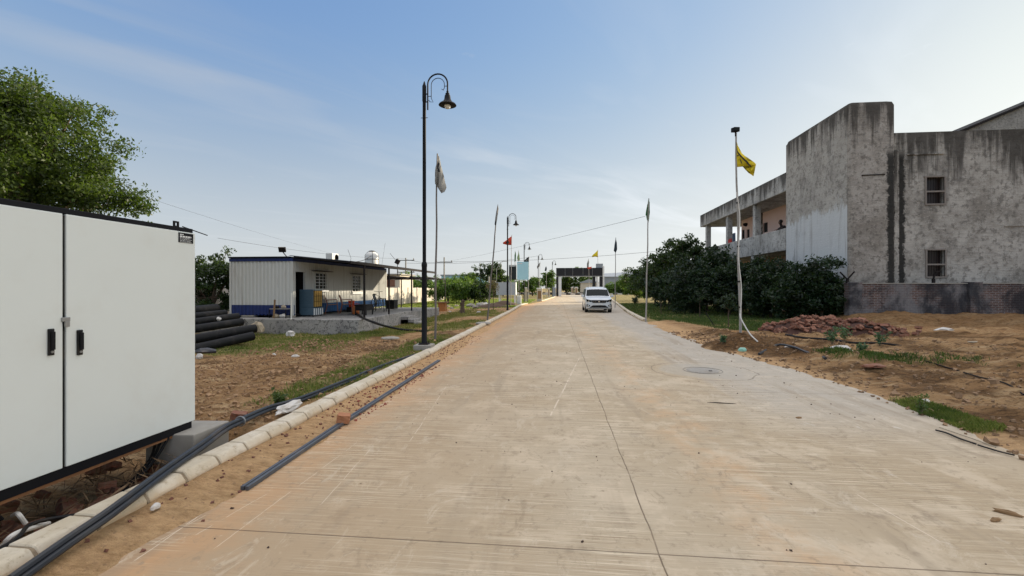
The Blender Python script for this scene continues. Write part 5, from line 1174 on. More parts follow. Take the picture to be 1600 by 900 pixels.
# ================================================================ STREET LAMPS
def make_lamp():
    t=thing('street_lamp',(0,0,0),'','street lamp','curved arm street lamps along the left kerb')
    H=6.55
    MB().lathe((0,0,.0),[(.075,0),(.075,.02),(.068,.03),(.066,1.95),(.072,1.97),(.072,2.03),(.052,2.08)],16).build('lower_pole',M['black_paint'],t,smooth=True)
    MB().lathe((0,0,2.081),[(.046,0),(.044,H-2.5),(.052,H-2.48),(.052,H-2.1),(.035,H-2.06),(.012,H-1.98)],14).build('upper_pole',M['black_paint'],t,smooth=True)
    mb=MB(); mb.box((0,0,.012),(.24,.24,.024))
    for a,b in((-1,-1),(1,-1),(1,1),(-1,1)): mb.tube([(a*.09,b*.09,.02),(a*.09,b*.09,.075)],.012,6)
    mb.build('base_plate',M['dark_steel'],t)
    ax=.09; R_=.255; zc=H+.02; pts=[(ax,0,H-.62),(ax,0,zc-.1)]+[(ax+R_-R_*math.cos(a),0,zc+.0+R_*math.sin(a)) for a in [i*math.pi/14 for i in range(15)]]+[(ax+2*R_,0,zc-.2)]
    MB().tube(pts,[.02]*len(pts),8).build('arm',M['black_paint'],t,smooth=True)
    r2=.17; x0=ax+.09; p2=[(x0,0,H-.33),(x0,0,zc-.02)]+[(x0+r2-r2*math.cos(a),0,zc-.02+r2*math.sin(a)) for a in [i*math.pi/12 for i in range(13)]]+[(x0+2*r2,0,zc-.1),(x0+2*r2-.03,0,zc-.16),(x0+2*r2-.07,0,zc-.13)]
    mb=MB(); mb.tube(p2,.009,6); mb.tube([(x0,0,H-.33),(x0+.05,0,H-.43),(x0-.04,0,H-.42),(x0-.06,0,H-.37)],.008,5); mb.bar((x0+2*r2,0,zc-.06),(ax+2*R_,0,zc-.06),.012); mb.build('scroll',M['black_paint'],t)
    mb=MB(); 
    for z in(H-.22,H-.42): mb.bar((0,0,z),(ax,0,z),.022)
    mb.bar((ax,0,H-.28),(x0,0,H-.28),.012); mb.bar((-.09,0,H-.82),(.09,0,H-.82),.012); mb.build('bracket',M['black_paint'],t)
    LX=ax+2*R_; LZ=zc-.2
    MB().lathe((LX,0,LZ-.43),[(.215,.08),(.225,.085),(.20,.12),(.12,.17),(.085,.23),(.07,.33),(.055,.34),(.055,.38),(.03,.385),(.03,.44)][::1],20).build('lamp_shade',M['black_paint'],t,smooth=True)
    MB().lathe((LX,0,LZ-.44),[(.01,.0),(.055,.015),(.08,.06),(.08,.10),(.05,.14)],14).build('lamp_globe',M['lamp_glass'],t,smooth=True)
    return t
l0=make_lamp(); LL=[('tallest nearest black street lamp standing on a concrete footing behind the kerb',(663,536),.20,1),
 ('second black street lamp along the left kerb, right of the leaning pole',(793,484),.02,1),('third street lamp, behind the pale blue signboard',(819,470.5),.0,1),('fourth street lamp, beyond the cream gate pillar',(841,466),.0,1),('farthest street lamp, just left of the black gateway',(863,462.5),0,1)]
zcs=[11.35,31.5,51,69,85]
for i,(lb,px,z,s) in enumerate(LL):
    o=l0 if i==0 else copy_tree(l0)
    p=P(px[0],450,zcs[i]); o.location=(p.x,p.y,z); o['label']=lb
    if i==0: block((p.x,p.y,.04),(.44,.42,.31),'square concrete footing under the nearest street lamp',jit=.004)
# ================================================================ FLAGS AND POLES
FG='flag poles along the road'
def flagpole(label,top,base,zc,r,mat,name='flag_pole',zt=None,below=.35,lab=None):
    a=P(*top,zc if zt is None else zt); b=P(*base,zc); t=thing(name,tuple(b),label,'flagpole',FG)
    d=(b-a).normalized(); n=8; pts=[b.lerp(a,i/n)+Vector((math.sin(i*1.7)*r*.35,0,0)) for i in range(n+1)]; pts.insert(0,b+d*below)
    MB().tube(pts,[r*1.15]+[r*(1.1-.45*i/n) for i in range(n+1)],8).build('pole',M[mat],t,smooth=True); return t
def flag(poly,zc,mat,label,name='flag',cat='flag',marks=(),fold=.10,mm='flag_black'):
    pts=[]; r=random.Random(len(poly)*7+int(zc))
    # refine the outline and ripple it in depth
    for (a,b) in zip(poly,poly[1:]+poly[:1]):
        for k in range(3): pts.append((lerp(a[0],b[0],k/3),lerp(a[1],b[1],k/3)))
    x0=min(p[0] for p in pts); w=max(p[0] for p in pts)-x0
    bm=bmesh.new(); vs=[bm.verts.new(P(x,y,zc)) for x,y in pts]; f=bm.faces.new(vs)
    bmesh.ops.triangulate(bm,faces=[f]); bmesh.ops.subdivide_edges(bm,edges=bm.edges,cuts=2)
    sc=zc/700
    for v in bm.verts:
        q=v.co; u=q.x/sc*.30; v.co=q+Vector((0,math.sin(u+q.z/sc*.09)*fold,0))
    me=bpy.data.meshes.new(name); bm.to_mesh(me); bm.free()
    c=P(*poly[0],zc); me.transform(Matrix.Translation(-c)); o=link_mesh(name,me,M[mat],None,True); o.location=c
    s=o.modifiers.new('s','SOLIDIFY'); s.thickness=.012
    tag(o,label,cat)
    for mk in marks:
        mb=MB(); mb.prism([P(x,y,zc-fold-.03) for x,y in mk],(0,.006,0)); mb.build('emblem',M[mm],o)
    return o
flagpole('thin pole with limp grey flag close behind the nearest street lamp',(683,240),(680,533),13.3,.032,'pole_paint')
flag([(682.5,241),(685,244),(686,252),(688,259),(691,270),(693,281),(696,292),(694,300),(691,303),(687,297),(684,291),(681,288),(681,262),(682,250)],13.3,'flag_grey','limp pale grey flag with black mark hanging beside the nearest street lamp',marks=[[(684,252),(687,256),(685,262),(688,268),(684,269),(683,262)]])
flagpole('leaning pole with a furled white flag near the left kerb',(777.5,322),(761.5,500),21.8,.038,'pole_paint')
flag([(777.5,318),(778.5,324),(778,333),(777,342),(775.5,352),(773,351),(774,341),(775.5,330)],21.8,'flag_grey','furled grey white flag at the top of the leaning pole',marks=[[(774,345),(776,345),(775,353),(773,351)]],fold=.05)
flagpole('thin pole carrying the orange red flag behind the second street lamp',(799.5,367),(798,474),40,.03,'pole_white')
flag([(799.5,369),(799.5,383),(793,383),(786,381),(785.5,379),(791,376),(795,372)],40,'flag_red','orange red flag with dark mark blowing left of its pole',marks=[[(790,378),(794,376),(796,379),(792,381)]])
flagpole('thin pole with dark green flag left of the signboard',(804.8,392),(804.5,440),50,.035,'pole_paint'); flag([(805,393),(806,396),(806,408),(804,409),(804,399)],50,'flag_green','small dark green flag over the black board')
flagpole('thin pole with yellow green flag above the signboard',(810,391),(810.5,450),52,.03,'pole_white'); flag([(810,391),(811.5,399),(812,407),(809,408),(808,402),(809.5,397)],52,'flag_ltgreen','small yellow green flag above the left edge of the signboard')
flagpole('thin pole with black flag at the right edge of the signboard',(826.5,400),(825.5,462),49,.03,'pole_white'); flag([(826.5,401),(826,409),(822,409),(818.5,411),(819.5,407),(823.5,403)],49,'flag_black','black pennant blowing left over the right edge of the signboard',marks=[[(822,406),(824,405),(824,407.5),(822,408)]],mm='flag_grey')
flagpole('thin white pole with grey flag between the third and fourth lamps',(844,409),(842.5,464),60,.03,'pole_white'); flag([(844,410),(843,416),(839.5,420),(839,416),(842,412)],60,'flag_grey','small grey flag blowing left near the fourth street lamp')
flagpole('thin white pole with dark flag left of the round tree by the gateway',(853.5,416),(854,464),72,.03,'pole_white'); flag([(853.5,416),(854.5,420),(853.5,424),(851,423),(852,418)],72,'flag_navy','small dark flag left of the round tree by the gateway')
fp=flagpole('tall pale pole in the sand heap with floodlight on top and yellow flag',(1149.5,208),(1157,521),12.0,.034,'pole_white')
flag([(1150.4,220),(1152,228),(1158.7,238.7),(1169,246.7),(1180,257),(1179,265),(1177.6,275),(1175,272),(1173,262.7),(1166.7,256.7),(1162.7,258.7),(1152,261),(1150.4,246.7)],12.0,'flag_yellow','yellow flag with black marks blowing right on the floodlight pole',marks=[[(1151.5,233),(1154,238),(1161,246),(1168,252),(1174,260),(1171,259),(1164,252),(1156,244),(1152,238)],[(1151.5,243),(1154,241.5),(1154,243.5),(1152,244.5)],[(1157,248),(1158.5,252),(1160,256),(1158,255),(1156.5,251)]],fold=.035)
h=P(1149,204,12.0); fl=thing('flood_lamp',tuple(P(1149.5,208,12.0)),'black floodlight box on top of the yellow flag pole','floodlight')
MB().box((h.x,h.y,h.z+.02),(.17,.15,.12),(.1,-.06,.3)).build('lamp_head',M['black_paint'],fl,bevel=.015); MB().tube([P(1149.5,213,12),P(1149.3,206,12)],.022,8).build('bracket',M['dark_steel'],fl); MB().box((h.x+.005,h.y-.085,h.z+.02),(.13,.006,.09),(.1,-.06,.3)).build('lens',M['glass_dark'],fl)
a=P(1157,493,12-.05); hose('white_hose',[P(1156,490,11.93),P(1157.5,497,11.9),P(1162,506,11.85),P(1172,522,11.7),P(1184,534,11.5)],.017,'pvc','white plastic conduit sagging from the flag pole to the sand heap','conduit')
hose('power_cord',[P(1151,300,11.95),P(1156,340,11.93),P(1154,400,11.93),P(1158.5,450,11.92),P(1157,493,11.92)],.012,'pvc','pale cord tied along the yellow flag pole','cord')
for k,(x,y) in enumerate(((1153,317),(1154,385),(1155,440),(1156.5,480))):
    c=P(x,y,12.); MB().lathe(tuple(c),[(.043,-.02),(.043,.02)],10).build('tie',M['black_plastic'],fp)
flagpole('thin pole with limp green flag on the right lawn near the kerb end',(1013.5,310),(1009,502),21.4,.035,'pole_white'); flag([(1013.5,312),(1015,318),(1015.5,330),(1014.5,340),(1013,348),(1011,344),(1010.5,338),(1008.5,336),(1010,328),(1012,320)],21.4,'flag_green','limp dark green flag on the pole by the right kerb end',fold=.06)
flagpole('thin white pole with dark flag right of the parked van',(962,371),(961,480),37,.035,'pole_white'); flag([(962,372),(963.5,379),(964,390),(962,395),(959,392),(960,382)],37,'flag_navy','limp dark blue flag right of the parked van')
flagpole('pole with yellow flag behind the right end of the gateway',(934,390),(935,460),92,.05,'pole_white'); flag([(934,391),(934,402),(930,401),(925,402),(925.5,399),(930,395)],92,'flag_yellow','small yellow flag blowing left over the right end of the gateway')
flagpole('pole with white and red flag in front of the gateway beam',(919.5,404),(921,460),84,.045,'pole_white'); flag([(919.5,405),(920.5,410),(919.5,417),(917,420),(917,412)],84,'flag_grey','small pale flag with red tip over the gateway beam'); flag([(917,418),(921,417.5),(925,416.5),(923,420),(919,420.5)],83.8,'flag_red','red bunting tied at the gateway beam')
# ================================================================ GATEWAY
Z=87
def gx(x): return P(x,450,Z).x
def gz(y): return 1.62+(450-y)/700*Z
gy=P(905,450,Z).y
gt=thing('gateway',(gx(905),gy,0),'black clad gateway with white inner pillars spanning the road ahead','gate')
mb=MB(); n=5; xs=[gx(869),gx(883),gx(895),gx(911),gx(925.5),gx(941)]
for a,b in zip(xs,xs[1:]): mb.bb(a+.03,b-.03,gy,gy+1.2,gz(431),gz(418.5))
mb.build('beam',M['gate_black'],gt); mb=MB(); mb.bb(gx(869),gx(941),gy+.05,gy+1.15,gz(430.5),gz(419)); mb.bb(gx(872.6),gx(941),gy-.03,gy+.9,gz(432.2),gz(431.1)); mb.build('beam_core',M['steel'],gt)
mb=MB(); mb.bb(gx(869),gx(872.4),gy-.02,gy+1.2,-.1,gz(431.2)-.15); mb.build('dark_pillar',M['gate_black'],gt); mb=MB(); mb.bb(gx(937),gx(941.2),gy-.02,gy+1.2,-.1,gz(432.3)); mb.bb(gx(926),gx(930.5),gy+.2,gy+1.2,-.1,gz(432.3)); mb.build('dark_pillar',M['gate_black'],gt)
mb=MB(); mb.bb(gx(872.6),gx(877.3),gy,gy+1.0,-.1,gz(432.3)); mb.build('white_pillar',M['gate_white'],gt); mb=MB(); mb.bb(gx(932),gx(934.4),gy,gy+1.0,-.1,gz(432.3)); mb.build('white_pillar',M['gate_white'],gt)
mb=MB(); mb.bb(gx(941.4),gx(944),gy+.1,gy+1.0,-.1,gz(416)); mb.build('white_pillar',M['gate_white'],gt)
mb=MB(); mb.bb(gx(931.5),gx(942),gy+.2,gy+1,gz(418.4),gz(412)); mb.build('roof_box',M['far_grey'],gt)
mb=MB(); mb.bb(gx(863),gx(868.5),gy-1,gy-.2,-.1,gz(449)); tag(mb.build('guard_box',M['far_grey'],bevel=.03),'grey box at the left foot of the gateway','box')
# pillars, sign boards, second cabinet
def pillar(px,yt,yb,wpx,zc,label):
    p=P(px,450,zc); w=wpx*zc/700; t=thing('gate_pillar',(p.x,p.y,0),label,'pillar'); z1=1.62+(450-yt)/700*zc
    MB().bb(p.x-w/2,p.x+w/2,p.y,p.y+w,-.1,z1-.12).build('shaft',M['cream'],t,bevel=.02); MB().bb(p.x-w/2-.06,p.x+w/2+.06,p.y-.06,p.y+w+.06,z1-.118,z1).build('cap',M['gate_white'],t,bevel=.02)
    MB().bb(p.x-w/2+.1,p.x+w/2-.1,p.y-.02,p.y-.003,.3,z1-.35).build('stone_cladding',M['wood'],t)
pillar(843,450,470,8,55,'cream and brown stone gate pillar left of the road before the gateway'); pillar(857.5,450,464,3,78,'slim cream pillar near the left foot of the gateway'); pillar(822,449,469,3.2,54,'slim white post beside the third street lamp'); pillar(894,448.5,457,3,120,'small cream pillar seen beyond the gateway, left one'); pillar(900.5,448.5,457,4,120,'small cream pillar seen beyond the gateway, right one')
z_=47
def rect(name,x0,x1,y0,y1,zc,dep,mat,parent,off=0):
    a=P(x0,y0,zc); b=P(x1,y1,zc); return MB().bb(a.x,b.x,a.y+off,a.y+off+dep,b.z,a.z).build(name,mat,parent)
p=P(817,450,z_); sb=thing('sign_board',(p.x,p.y,0),'pale blue notice board on thin posts left of the road','sign')
rect('board',808,826,409,437,z_,.08,M['sign_blue'],sb)
for (a,b,c,d,m_) in((809,816,411,412.5,'sign_white'),(811,824,414,415.5,'sign_white'),(811,825,418,422,'sign_green'),(811,822,424,425,'sign_white'),(811,820,427,428,'sign_white'),(820.5,825,427,434,'sign_white'),(811,818,430,431,'sign_white'),(811,816,433,434,'sign_white')): rect('sign_band',a,b,c,d,z_,.01,M[m_],sb,-.012)
for x in(811,824): rect('post',x,x+.9,437,472,z_,.06,M['dark_steel'],sb,.01)
p=P(800,450,z_+1.5); nb=thing('notice_board',(p.x,p.y,0),'black board on a steel frame left of the pale blue signboard','board'); rect('board',795.5,806.5,416,437,z_+1.5,.1,M['flag_black'],nb); rect('frame',795,796,414,474,z_+1.5,.08,M['steel'],nb,-.01); rect('frame',806,807,414,474,z_+1.5,.08,M['steel'],nb,-.01); rect('frame',796.1,805.9,414,415.4,z_+1.5,.08,M['steel'],nb,.01)
p=P(793,450,43); kc=thing('switch_cabinet',(p.x,p.y,0),'grey white switchgear cabinet on legs beyond the second street lamp','cabinet')
a=P(780,441,43); b=P(806,461,43); MB().bb(a.x-.3,b.x-.02,a.y,a.y+1.1,b.z,a.z).build('casing',mat_plain('casing_grey',(.42,.45,.46),.5,var=.1),kc); 
MB().bb(b.x-.018,b.x+.0,a.y+.02,a.y+1.08,b.z+.02,a.z-.02).build('door',M['white_steel'],kc)
for x in(a.x,b.x-.1): 
    for y in (a.y+.03,a.y+.97): MB().bb(x-.05,x+.05,y-.03,y+.07,-.1,b.z-.003).build('leg',M['tank_white'],kc)
p=P(811,472,44); jb=thing('junction_box',(p.x,p.y,0),'small white junction box on the ground before the signboard','box'); MB().box((p.x,p.y,.45),(.42,.36,.85)).build('casing',M['white_steel'],jb,bevel=.02); MB().box((p.x,p.y-.19,.45),(.34,.012,.7)).build('door',M['sign_white'],jb)
# far sheds
p=P(970,438,170); sh2=thing('far_shed',(p.x,p.y,0),'long low grey shed on the horizon right of the gateway','building'); a=P(944,437,170);b=P(1003,437,170); MB().bb(a.x,b.x,a.y,a.y+20,-.1,gz(450)+ (450-433)/700*170).build('wall',M['far_grey'],sh2); MB().prism([(a.x,a.y-.3,5.76),(b.x,a.y-.3,5.76),(b.x,a.y+10,8.0),(a.x,a.y+10,7.2)],(0,0,.2)).build('roof',M['far_grey'],sh2)
p=P(745,440,170); sh3=thing('far_building',(p.x,p.y,0),'pale blue grey building far behind the lawn hedge','building'); a=P(738,431,170);b=P(757,431,170); MB().bb(a.x-12,b.x,a.y,a.y+10,-.1,a.z).build('wall',M['sign_blue'],sh3); 
o=MB(); 
for k in range(5): x=lerp(a.x-10,b.x-2,k/5); o.bb(x,x+1.3,a.y-.05,a.y-.01,3.6,5.2)
o.build('window_row',M['glass_dark'],sh3); MB().bb(a.x-12.3,b.x+.3,a.y-.3,a.y+10,a.z+.003,a.z+.5).build('roof',M['far_grey'],sh3)
p=P(915,448,140); sh4=thing('far_house',(p.x,p.y,0),'small pale house seen through the right half of the gateway','building'); MB().bb(p.x-1.5,p.x+4,p.y,p.y+5,-.1,3.2).build('wall',M['cream'],sh4); MB().prism([(p.x-2,p.y-.3,3.2),(p.x+4.5,p.y-.3,3.2),(p.x+1.2,p.y-.3,4.4)],(0,6,0)).build('roof',M['far_grey'],sh4)
# utility poles
def upole(px,yt,zc,label,arms,lean=0):
    p=P(px,450,zc); zt=1.62+(450-yt)/700*zc; t=thing('utility_pole',(p.x,p.y,0),label,'utility pole')
    MB().tube([(p.x,p.y,-.1),(p.x+lean,p.y,zt)],[.16,.11],8).build('pole',M['concrete'],t)
    for k,dz in enumerate(arms):
        c=MB(); c.bar((p.x-1.5,p.y,zt-dz),(p.x+1.5,p.y,zt-dz),.12); c_=c.build('cross_arm',M['dark_steel'],t)
        for s in(-1.35,0,1.35): MB().lathe((p.x+s,p.y,zt-dz+.06),[(.07,0),(.1,.1),(.05,.3)],8).build('insulator',M['concrete'],c_)
upole(634,403,75,'utility pole with two cross arms above the open canopy',(.4,2.4)); upole(694,402,80,'utility pole with one cross arm right of the nearest street lamp',(.9,))
upole(752,411,100,'plain thin utility pole left of the round tree',(),-.3); upole(783,412,95,'short plain utility pole right of the round tree',()); upole(764,432,60,'pale stub post behind the lawn hedge',())
p=P(780,407,70); ol_=thing('road_light',(p.x,p.y,0),'distant road light on a curved arm above the round tree','street lamp'); MB().tube([(p.x-.5,p.y,-.1),(p.x-.4,p.y,4.6),(p.x+.2,p.y,5.6),(p.x+.7,p.y,5.8)],.05,6).build('pole',M['steel'],ol_); MB().box((p.x+.9,p.y,5.8),(.6,.2,.1)).build('lamp_head',M['steel'],ol_)
def wire(a,b,sag,r,label):
    a,b=Vector(a),Vector(b); pts=[a.lerp(b,i/24)-Vector((0,0,sag*4*(i/24)*(1-i/24))) for i in range(25)]
    tag(MB().tube(pts,r,5).build('overhead_wire',M['dark_steel']),label,'wire')
wire(P(-60,214,13),P(520,396,75),.25,.006,'overhead wire sloping from the big tree down past the cabin roof')
wire(P(340,372,40),P(634,404,75),.5,.012,'thin overhead wire behind the cabin roof to the utility pole')
wire(P(694,409,80),P(1008,338,21.4),.2,.008,'overhead wire rising from the utility pole to the green flagpole')
wire(P(694,409,80),P(1110,384,60),.6,.02,'level overhead wire crossing above the van and gateway')
wire(P(634,405,75),P(694,408,80),.4,.02,'short overhead wire between the two utility poles')
wire(P(634,411,75),P(840,400,90),.6,.02,'lower overhead wire running right behind the lamps')
# ================================================================ VAN
def make_van(X,Y):
    t=thing('parked_van',(X,Y,0),'white people carrier parked facing the camera at the right kerb','van')
    TP=[(0,.70),(.05,.82),(.18,.90),(.5,.985),(.95,1.055),(1.25,1.28),(1.62,1.55),(1.95,1.645),(2.6,1.69),(3.4,1.68),(4.0,1.62),(4.28,1.35),(4.40,1.0)]
    WP=[(0,.62),(.06,.74),(.2,.82),(.5,.862),(1,.868),(3.6,.868),(4.1,.84),(4.4,.74)]
    ys=[0,.03,.08,.18,.32,.5,.72,.95,1.1,1.25,1.42,1.62,1.8,1.95,2.3,2.6,3,3.4,3.7,4.0,4.15,4.28,4.36,4.40]
    sec=[];V=[];
    for y in ys:
        T=interp(y,TP);w=interp(y,WP); zb=.22 if .25<y<4.1 else .30; B=min(T-.02,1.0)
        k=max(0,(T-1.0)/.69); gw=w*(1-.20*k); 
        hs=[(w*.94,zb),(w*.99,.40),(w,.62),(w*.985,B*.9),(w*.955,B),(lerp(w*.94,gw,.5),lerp(B,T,.5)),(gw*.97,lerp(B,T,.90)),(gw*.86,T-.004),(gw*.45,T+.012),(0,T+.018)]
        full=[(x,z) for x,z in hs]+[(-x,z) for x,z in hs[-2::-1]]; sec.append(len(full)); V+=[(X+x,Y+y,z) for x,z in full]
    n=sec[0]; F_=[]
    for j in range(len(ys)-1):
        for i in range(n-1): F_.append((j*n+i,j*n+i+1,(j+1)*n+i+1,(j+1)*n+i))
        F_.append((j*n+n-1,j*n,(j+1)*n,(j+1)*n+n-1))
    F_.append(tuple(range(n))[::-1]); F_.append(tuple((len(ys)-1)*n+i for i in range(n)))
    m=MB(); m.add(V,F_); m.build('body',M['car_paint'],t,smooth=True)
    # windscreen and side glass, 1 cm proud of the body
    def surf(y,u): # u: 0 centre .. 1 side at top line
        T=interp(y,TP); w=interp(y,WP); k=max(0,(T-1.0)/.69); return T
    m=MB(); rows=[];vs=[]
    for y in(1.0,1.12,1.25,1.42,1.56):
        T=interp(y,TP); w=interp(y,WP); k=max(0,(T-1.)/.69); hw=w*(.90-.15*k)
        for i in range(9):
            s=-1+2*i/8; vs.append((X+hw*s,Y+y-.012-.0*abs(s),T+.030-.03*s*s))
    m.add(vs,[(j*9+i,j*9+i+1,j*9+i+10,j*9+i+9) for j in range(4) for i in range(8)]); ws=m.build('windscreen',M['glass_dark'],t,smooth=True)
    MB().box((X+.3,Y+1.13,1.19),(.5,.02,.03),(0,.08,0)).build('wiper',M['black_plastic'],ws)
    for s in(-1,1):
        for a,b in((1.25,2.15),(2.2,3.05),(3.1,3.95)):
            w=.868; m=MB(); tA=min(interp(a,TP)-.10,1.56); tB=min(interp(b,TP)-.10,1.56); m.add([(X+s*(w*.965),Y+a,1.03),(X+s*(w*.965),Y+b,1.03),(X+s*(w*.835+.02),Y+b,tB),(X+s*(w*.835+.02) if tA>1.3 else X+s*w*.95,Y+a,max(tA,1.05)),(X+s*(w*.955),Y+a,1.03),(X+s*(w*.955),Y+b,1.03),(X+s*(w*.825),Y+b,tB),(X+s*(w*.825),Y+a,max(tA,1.05))],[(0,1,2,3),(7,6,5,4),(0,4,5,1),(1,5,6,2),(2,6,7,3),(3,7,4,0)]); m.build('side_window',M['glass_dark'],t)
        hl=MB(); hl.prism([(X+s*.82,Y+.03,.90),(X+s*.50,Y-.02,.82),(X+s*.48,Y-.02,.70),(X+s*.80,Y+.04,.74)],(0,.16,0)); h_=hl.build('headlight',M['glass_dark'],t); MB().lathe((X+s*.66,Y+.005,.765),[(.04,0),(.035,-.012)],12,'y').build('bulb',M['chrome'],h_)
        f=MB(); f.prism([(X+s*.80,Y+.055,.56),(X+s*.58,Y-.012,.50),(X+s*.60,Y-.012,.42),(X+s*.80,Y+.055,.40)],(0,.06,0)); f_=f.build('fog_lamp_pocket',M['black_plastic'],t); MB().lathe((X+s*.70,Y+.01,.47),[(.045,0),(.04,-.02)],12,'y').build('fog_lamp',M['lamp_glass'],f_)
        mr=MB(); mr.box((X+s*.98,Y+1.2,1.08),(.20,.10,.15)); m_=mr.build('mirror',M['car_paint'],t,bevel=.03); MB().bar((X+s*.84,Y+1.2,1.04),(X+s*.92,Y+1.2,1.06),.04).build('mirror_arm',M['black_plastic'],m_)
        for yy in(.78,3.52):
            w_=MB(); w_.lathe((X+s*.76,Y+yy,.31),[(.20,-.095),(.29,-.095),(.31,-.07),(.31,.07),(.29,.095),(.20,.095)],24,'x'); wh=w_.build('wheel',M['tyre'],t,smooth=True); MB().lathe((X+s*.76+s*.098,Y+yy,.31),[(.20,-.012),(.19,.0),(.06,-.005),(.02,0)],20,'x').build('rim',M['alloy'],wh)
            MB().lathe((X+s*.862,Y+yy,.31),[(.36,-.004),(.36,.004)],24,'x').build('wheel_arch',M['black_plastic'],t)
    g=MB(); g.prism([(X-.50,Y-.02,.83),(X+.50,Y-.02,.83),(X+.42,Y-.02,.65),(X-.42,Y-.02,.65)],(0,.05,0)); gr=g.build('grille',M['black_plastic'],t)
    cg=MB()
    for k in range(7):
        x=X-.36+.12*k
        if k in(2,3,4): continue
        cg.bar((x-.02,Y-.028,.69),(x+.02,Y-.028,.78),.010,.012)
    cg.build('grille_bars',M['chrome'],gr); MB().lathe((X,Y-.022,.735),[(.065,0),(.06,-.02)],16,'y').build('emblem',M['chrome'],gr)
    MB().prism([(X-.62,Y-.02,.34),(X+.62,Y-.02,.34),(X+.40,Y-.02,.49),(X-.40,Y-.02,.49)],(0,.05,0)).build('air_intake',M['black_plastic'],t)
    MB().box((X,Y-.02,.56),(.46,.012,.10)).build('number_plate',M['plate'],t)
    MB().box((X,Y+.03,.30),(1.3,.10,.05)).build('bumper_lip',M['steel'],t,bevel=.01)
    for k in range(2): MB().bar((X+(-.56,.56)[k],Y+2.0,1.68),(X+(-.56,.56)[k],Y+3.7,1.66),.035).build('roof_rail',M['steel'],t)
vp=P(936,450,29.2); make_van(vp.x,vp.y)
# ================================================================ PERSON ON THE BALCONY
def person(x,y,z):
    me=bpy.data.meshes.new('person'); bm=bmesh.new()
    J={'pel':(x+.32,y+.1,z+.92,.15),'che':(x+.12,y-.02,z+1.25,.165),'nek':(x-.02,y-.08,z+1.46,.06),'hd':(x-.08,y-.13,z+1.58,.095),'ht':(x-.09,y-.15,z+1.68,.08),
       'sl':(x+.12,y-.22,z+1.36,.07),'el':(x-.1,y-.30,z+1.19,.05),'hl':(x-.2,y-.08,z+1.18,.04),'sr':(x+.12,y+.20,z+1.36,.07),'er':(x-.1,y+.26,z+1.19,.05),'hr':(x-.22,y+.05,z+1.18,.04),
       'kl':(x+.33,y-.02,z+.5,.075),'fl':(x+.36,y-.02,z+.06,.05),'tl':(x+.18,y-.02,z+.03,.04),'kr':(x+.34,y+.2,z+.5,.075),'fr':(x+.38,y+.2,z+.06,.05),'tr':(x+.2,y+.2,z+.03,.04)}
    E=[('pel','che'),('che','nek'),('nek','hd'),('hd','ht'),('che','sl'),('sl','el'),('el','hl'),('che','sr'),('sr','er'),('er','hr'),('pel','kl'),('kl','fl'),('fl','tl'),('pel','kr'),('kr','fr'),('fr','tr')]
    o0=Vector((x+.3,y,z)); ids={}
    vs=[];rad=[]
    for k,v in J.items(): ids[k]=len(vs); vs.append(Vector(v[:3])-o0); rad.append(v[3])
    me.from_pydata(vs,[(ids[a],ids[b]) for a,b in E],[]); o=link_mesh('person',me,M['dark_shirt']); o.location=o0
    sk=o.modifiers.new('skin','SKIN'); 
    for i,r in enumerate(rad): me.skin_vertices[0].data[i].radius=(r,r)
    me.skin_vertices[0].data[0].use_root=True
    ss=o.modifiers.new('s','SUBSURF'); ss.levels=2; ss.render_levels=2
    tag(o,'person in a dark top leaning on the balcony parapet by the whitewashed wall','person')
    bm=bmesh.new(); bmesh.ops.create_icosphere(bm,subdivisions=3,radius=.115,matrix=Matrix.Translation(Vector(J['ht'][:3])-o0+Vector((.03,0,.0)))); m2=bpy.data.meshes.new('hair'); bm.to_mesh(m2); bm.free(); h=link_mesh('hair',m2,M['hair'],o,True)
    f=MB(); f.box(Vector(J['hd'][:3])+Vector((-.08,-.01,.03)),(.05,.12,.13)); f.build('face',M['skin'],o,bevel=.02)
    for k in('hl','hr'):
        hm=MB(); c=Vector(J[k][:3]); hm.box(c+Vector((-.02,0,0)),(.07,.08,.03))
        for i in range(4): hm.tube([c+Vector((-.05,-.03+.02*i,0)),c+Vector((-.11-.01*(i in(1,2)),-.03+.02*i,-.01)),c+Vector((-.13,-.03+.02*i,-.04))],.009,6)
        hm.tube([c+Vector((-.0,.045,0)),c+Vector((-.05,.07,-.01))],.010,6); hm.build('hand',M['skin'],o)
q=OX(1219,355,BX+.35); person(BX+.38,q.y,4.06)
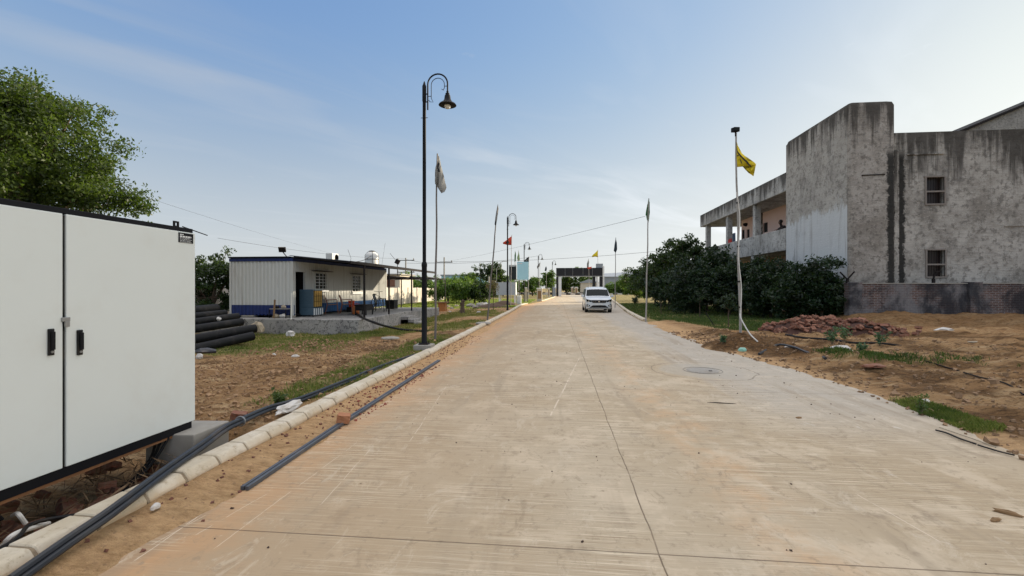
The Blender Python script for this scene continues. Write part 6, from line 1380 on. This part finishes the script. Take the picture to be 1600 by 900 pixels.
# ================================================================ MID-GROUND LEFT: yard clutter
p=G(689,486,.0); wt=thing('wooden_table',(p.x,p.y,0),'rough orange wooden work table at the end of the platform','table')
MB().box((p.x,p.y,.62),(1.0,.7,.06)).build('tabletop',M['wood'],wt); MB().box((p.x+.12,p.y,.3),(.5,.55,.58),jit=.03).build('legs_box',M['wood_orange'],wt)
p=G(722,487); st=MB(); st.tube([(p.x,p.y,-.1),(p.x+.02,p.y,.35),(p.x,p.y,.62)],[.2,.14,.17],9); st.tube([(p.x,p.y,.5),(p.x+.1,p.y,.8)],[.1,.12],8); tag(st.build('tree_stump',M['bark']),'rough dark stump on the rubble strip before the lawn','stump')
rr=random.Random(44)
for i,(px,py,s,mt,lb) in enumerate([(700,482,.9,'sack_tan','pale rubble lump right of the wooden table'),(706,485,.7,'concrete','grey rubble lump right of the wooden table'),(713,480,.8,'sack_tan','buff rubble lump left of the dark stump'),(735,481,1.3,'concrete','grey broken slab right of the dark stump'),(742,483,1.0,'concrete','low concrete lump behind the leaning flagpole foot'),(752,480,1.6,'concrete','flat pale debris beside the leaning flagpole'),(760,477,1.2,'sack','whitish debris right of the leaning flagpole'),(748,489,.5,'sack','small white scrap on the grass below the rubble'),(703,490,.35,'sack','small white scrap in the grass right of the platform')]):
    litter(px,py,(s*.55,s*.4,s*.22),mt,lb,'rubble','rubble_lump',70+i,rr.random()*3,.6)
for i,(px,py,w_,h_,lb) in enumerate([(788,477,3.2,.45,'dark brown soil heap left of the second street lamp foot'),(770,480,3.0,.35,'brown soil heap behind the leaning flagpole'),(730,470,2.6,.3,'dark soil mound round a tree on the lawn'),(640,474,1.8,.45,'buff sand pile on the platform end behind the canopy post')]):
    b=G(px,py); mb=MB(); n=14; V=[(b.x,b.y,h_)]
    for j in range(1,7):
        for k in range(n):
            a=2*math.pi*k/n; r=w_/2*j/6*(1+.18*noise.noise(Vector((math.cos(a)*2+i*5,math.sin(a)*2,0)))); V.append((b.x+r*math.cos(a),b.y+r*.6*math.sin(a),h_*(1-(j/6)**1.3)+.06*noise.noise(Vector((r*3,a*2,i)))-(.12 if j==6 else 0)))
    Fs=[(0,1+k,1+(k+1)%n) for k in range(n)]+[(1+j*n+k,1+j*n+(k+1)%n,1+(j+1)*n+(k+1)%n,1+(j+1)*n+k) for j in range(5) for k in range(n)]
    mb.add(V,Fs); tag(mb.build('soil_heap',mat_plain('soil_dark',(.11,.07,.045),.95,var=.5,sc=6) if i==0 else (bpy.data.materials['soil_dark'] if i<3 else M['sack_tan']),smooth=True),lb,'soil heap')
gcable([(1186,540),(1215,541),(1240,545),(1262,553),(1290,556)],.03,'hose','dull hose lying through the weeds right of the sand heap',.03,'garden_hose','hose')
for i,(a,b,lb) in enumerate((((1103,489),(1118,512),'thin dark stake leaning on the lawn left of the flagpole sapling'),)):
    p=P(*a,18.6);q=P(*b,18.2); tag(MB().tube([p,q],.02,5).build('stake',M['dark_steel']),lb,'stake')
for o in bpy.data.objects:
    if 'label' in o and not o['label']: del o['label']
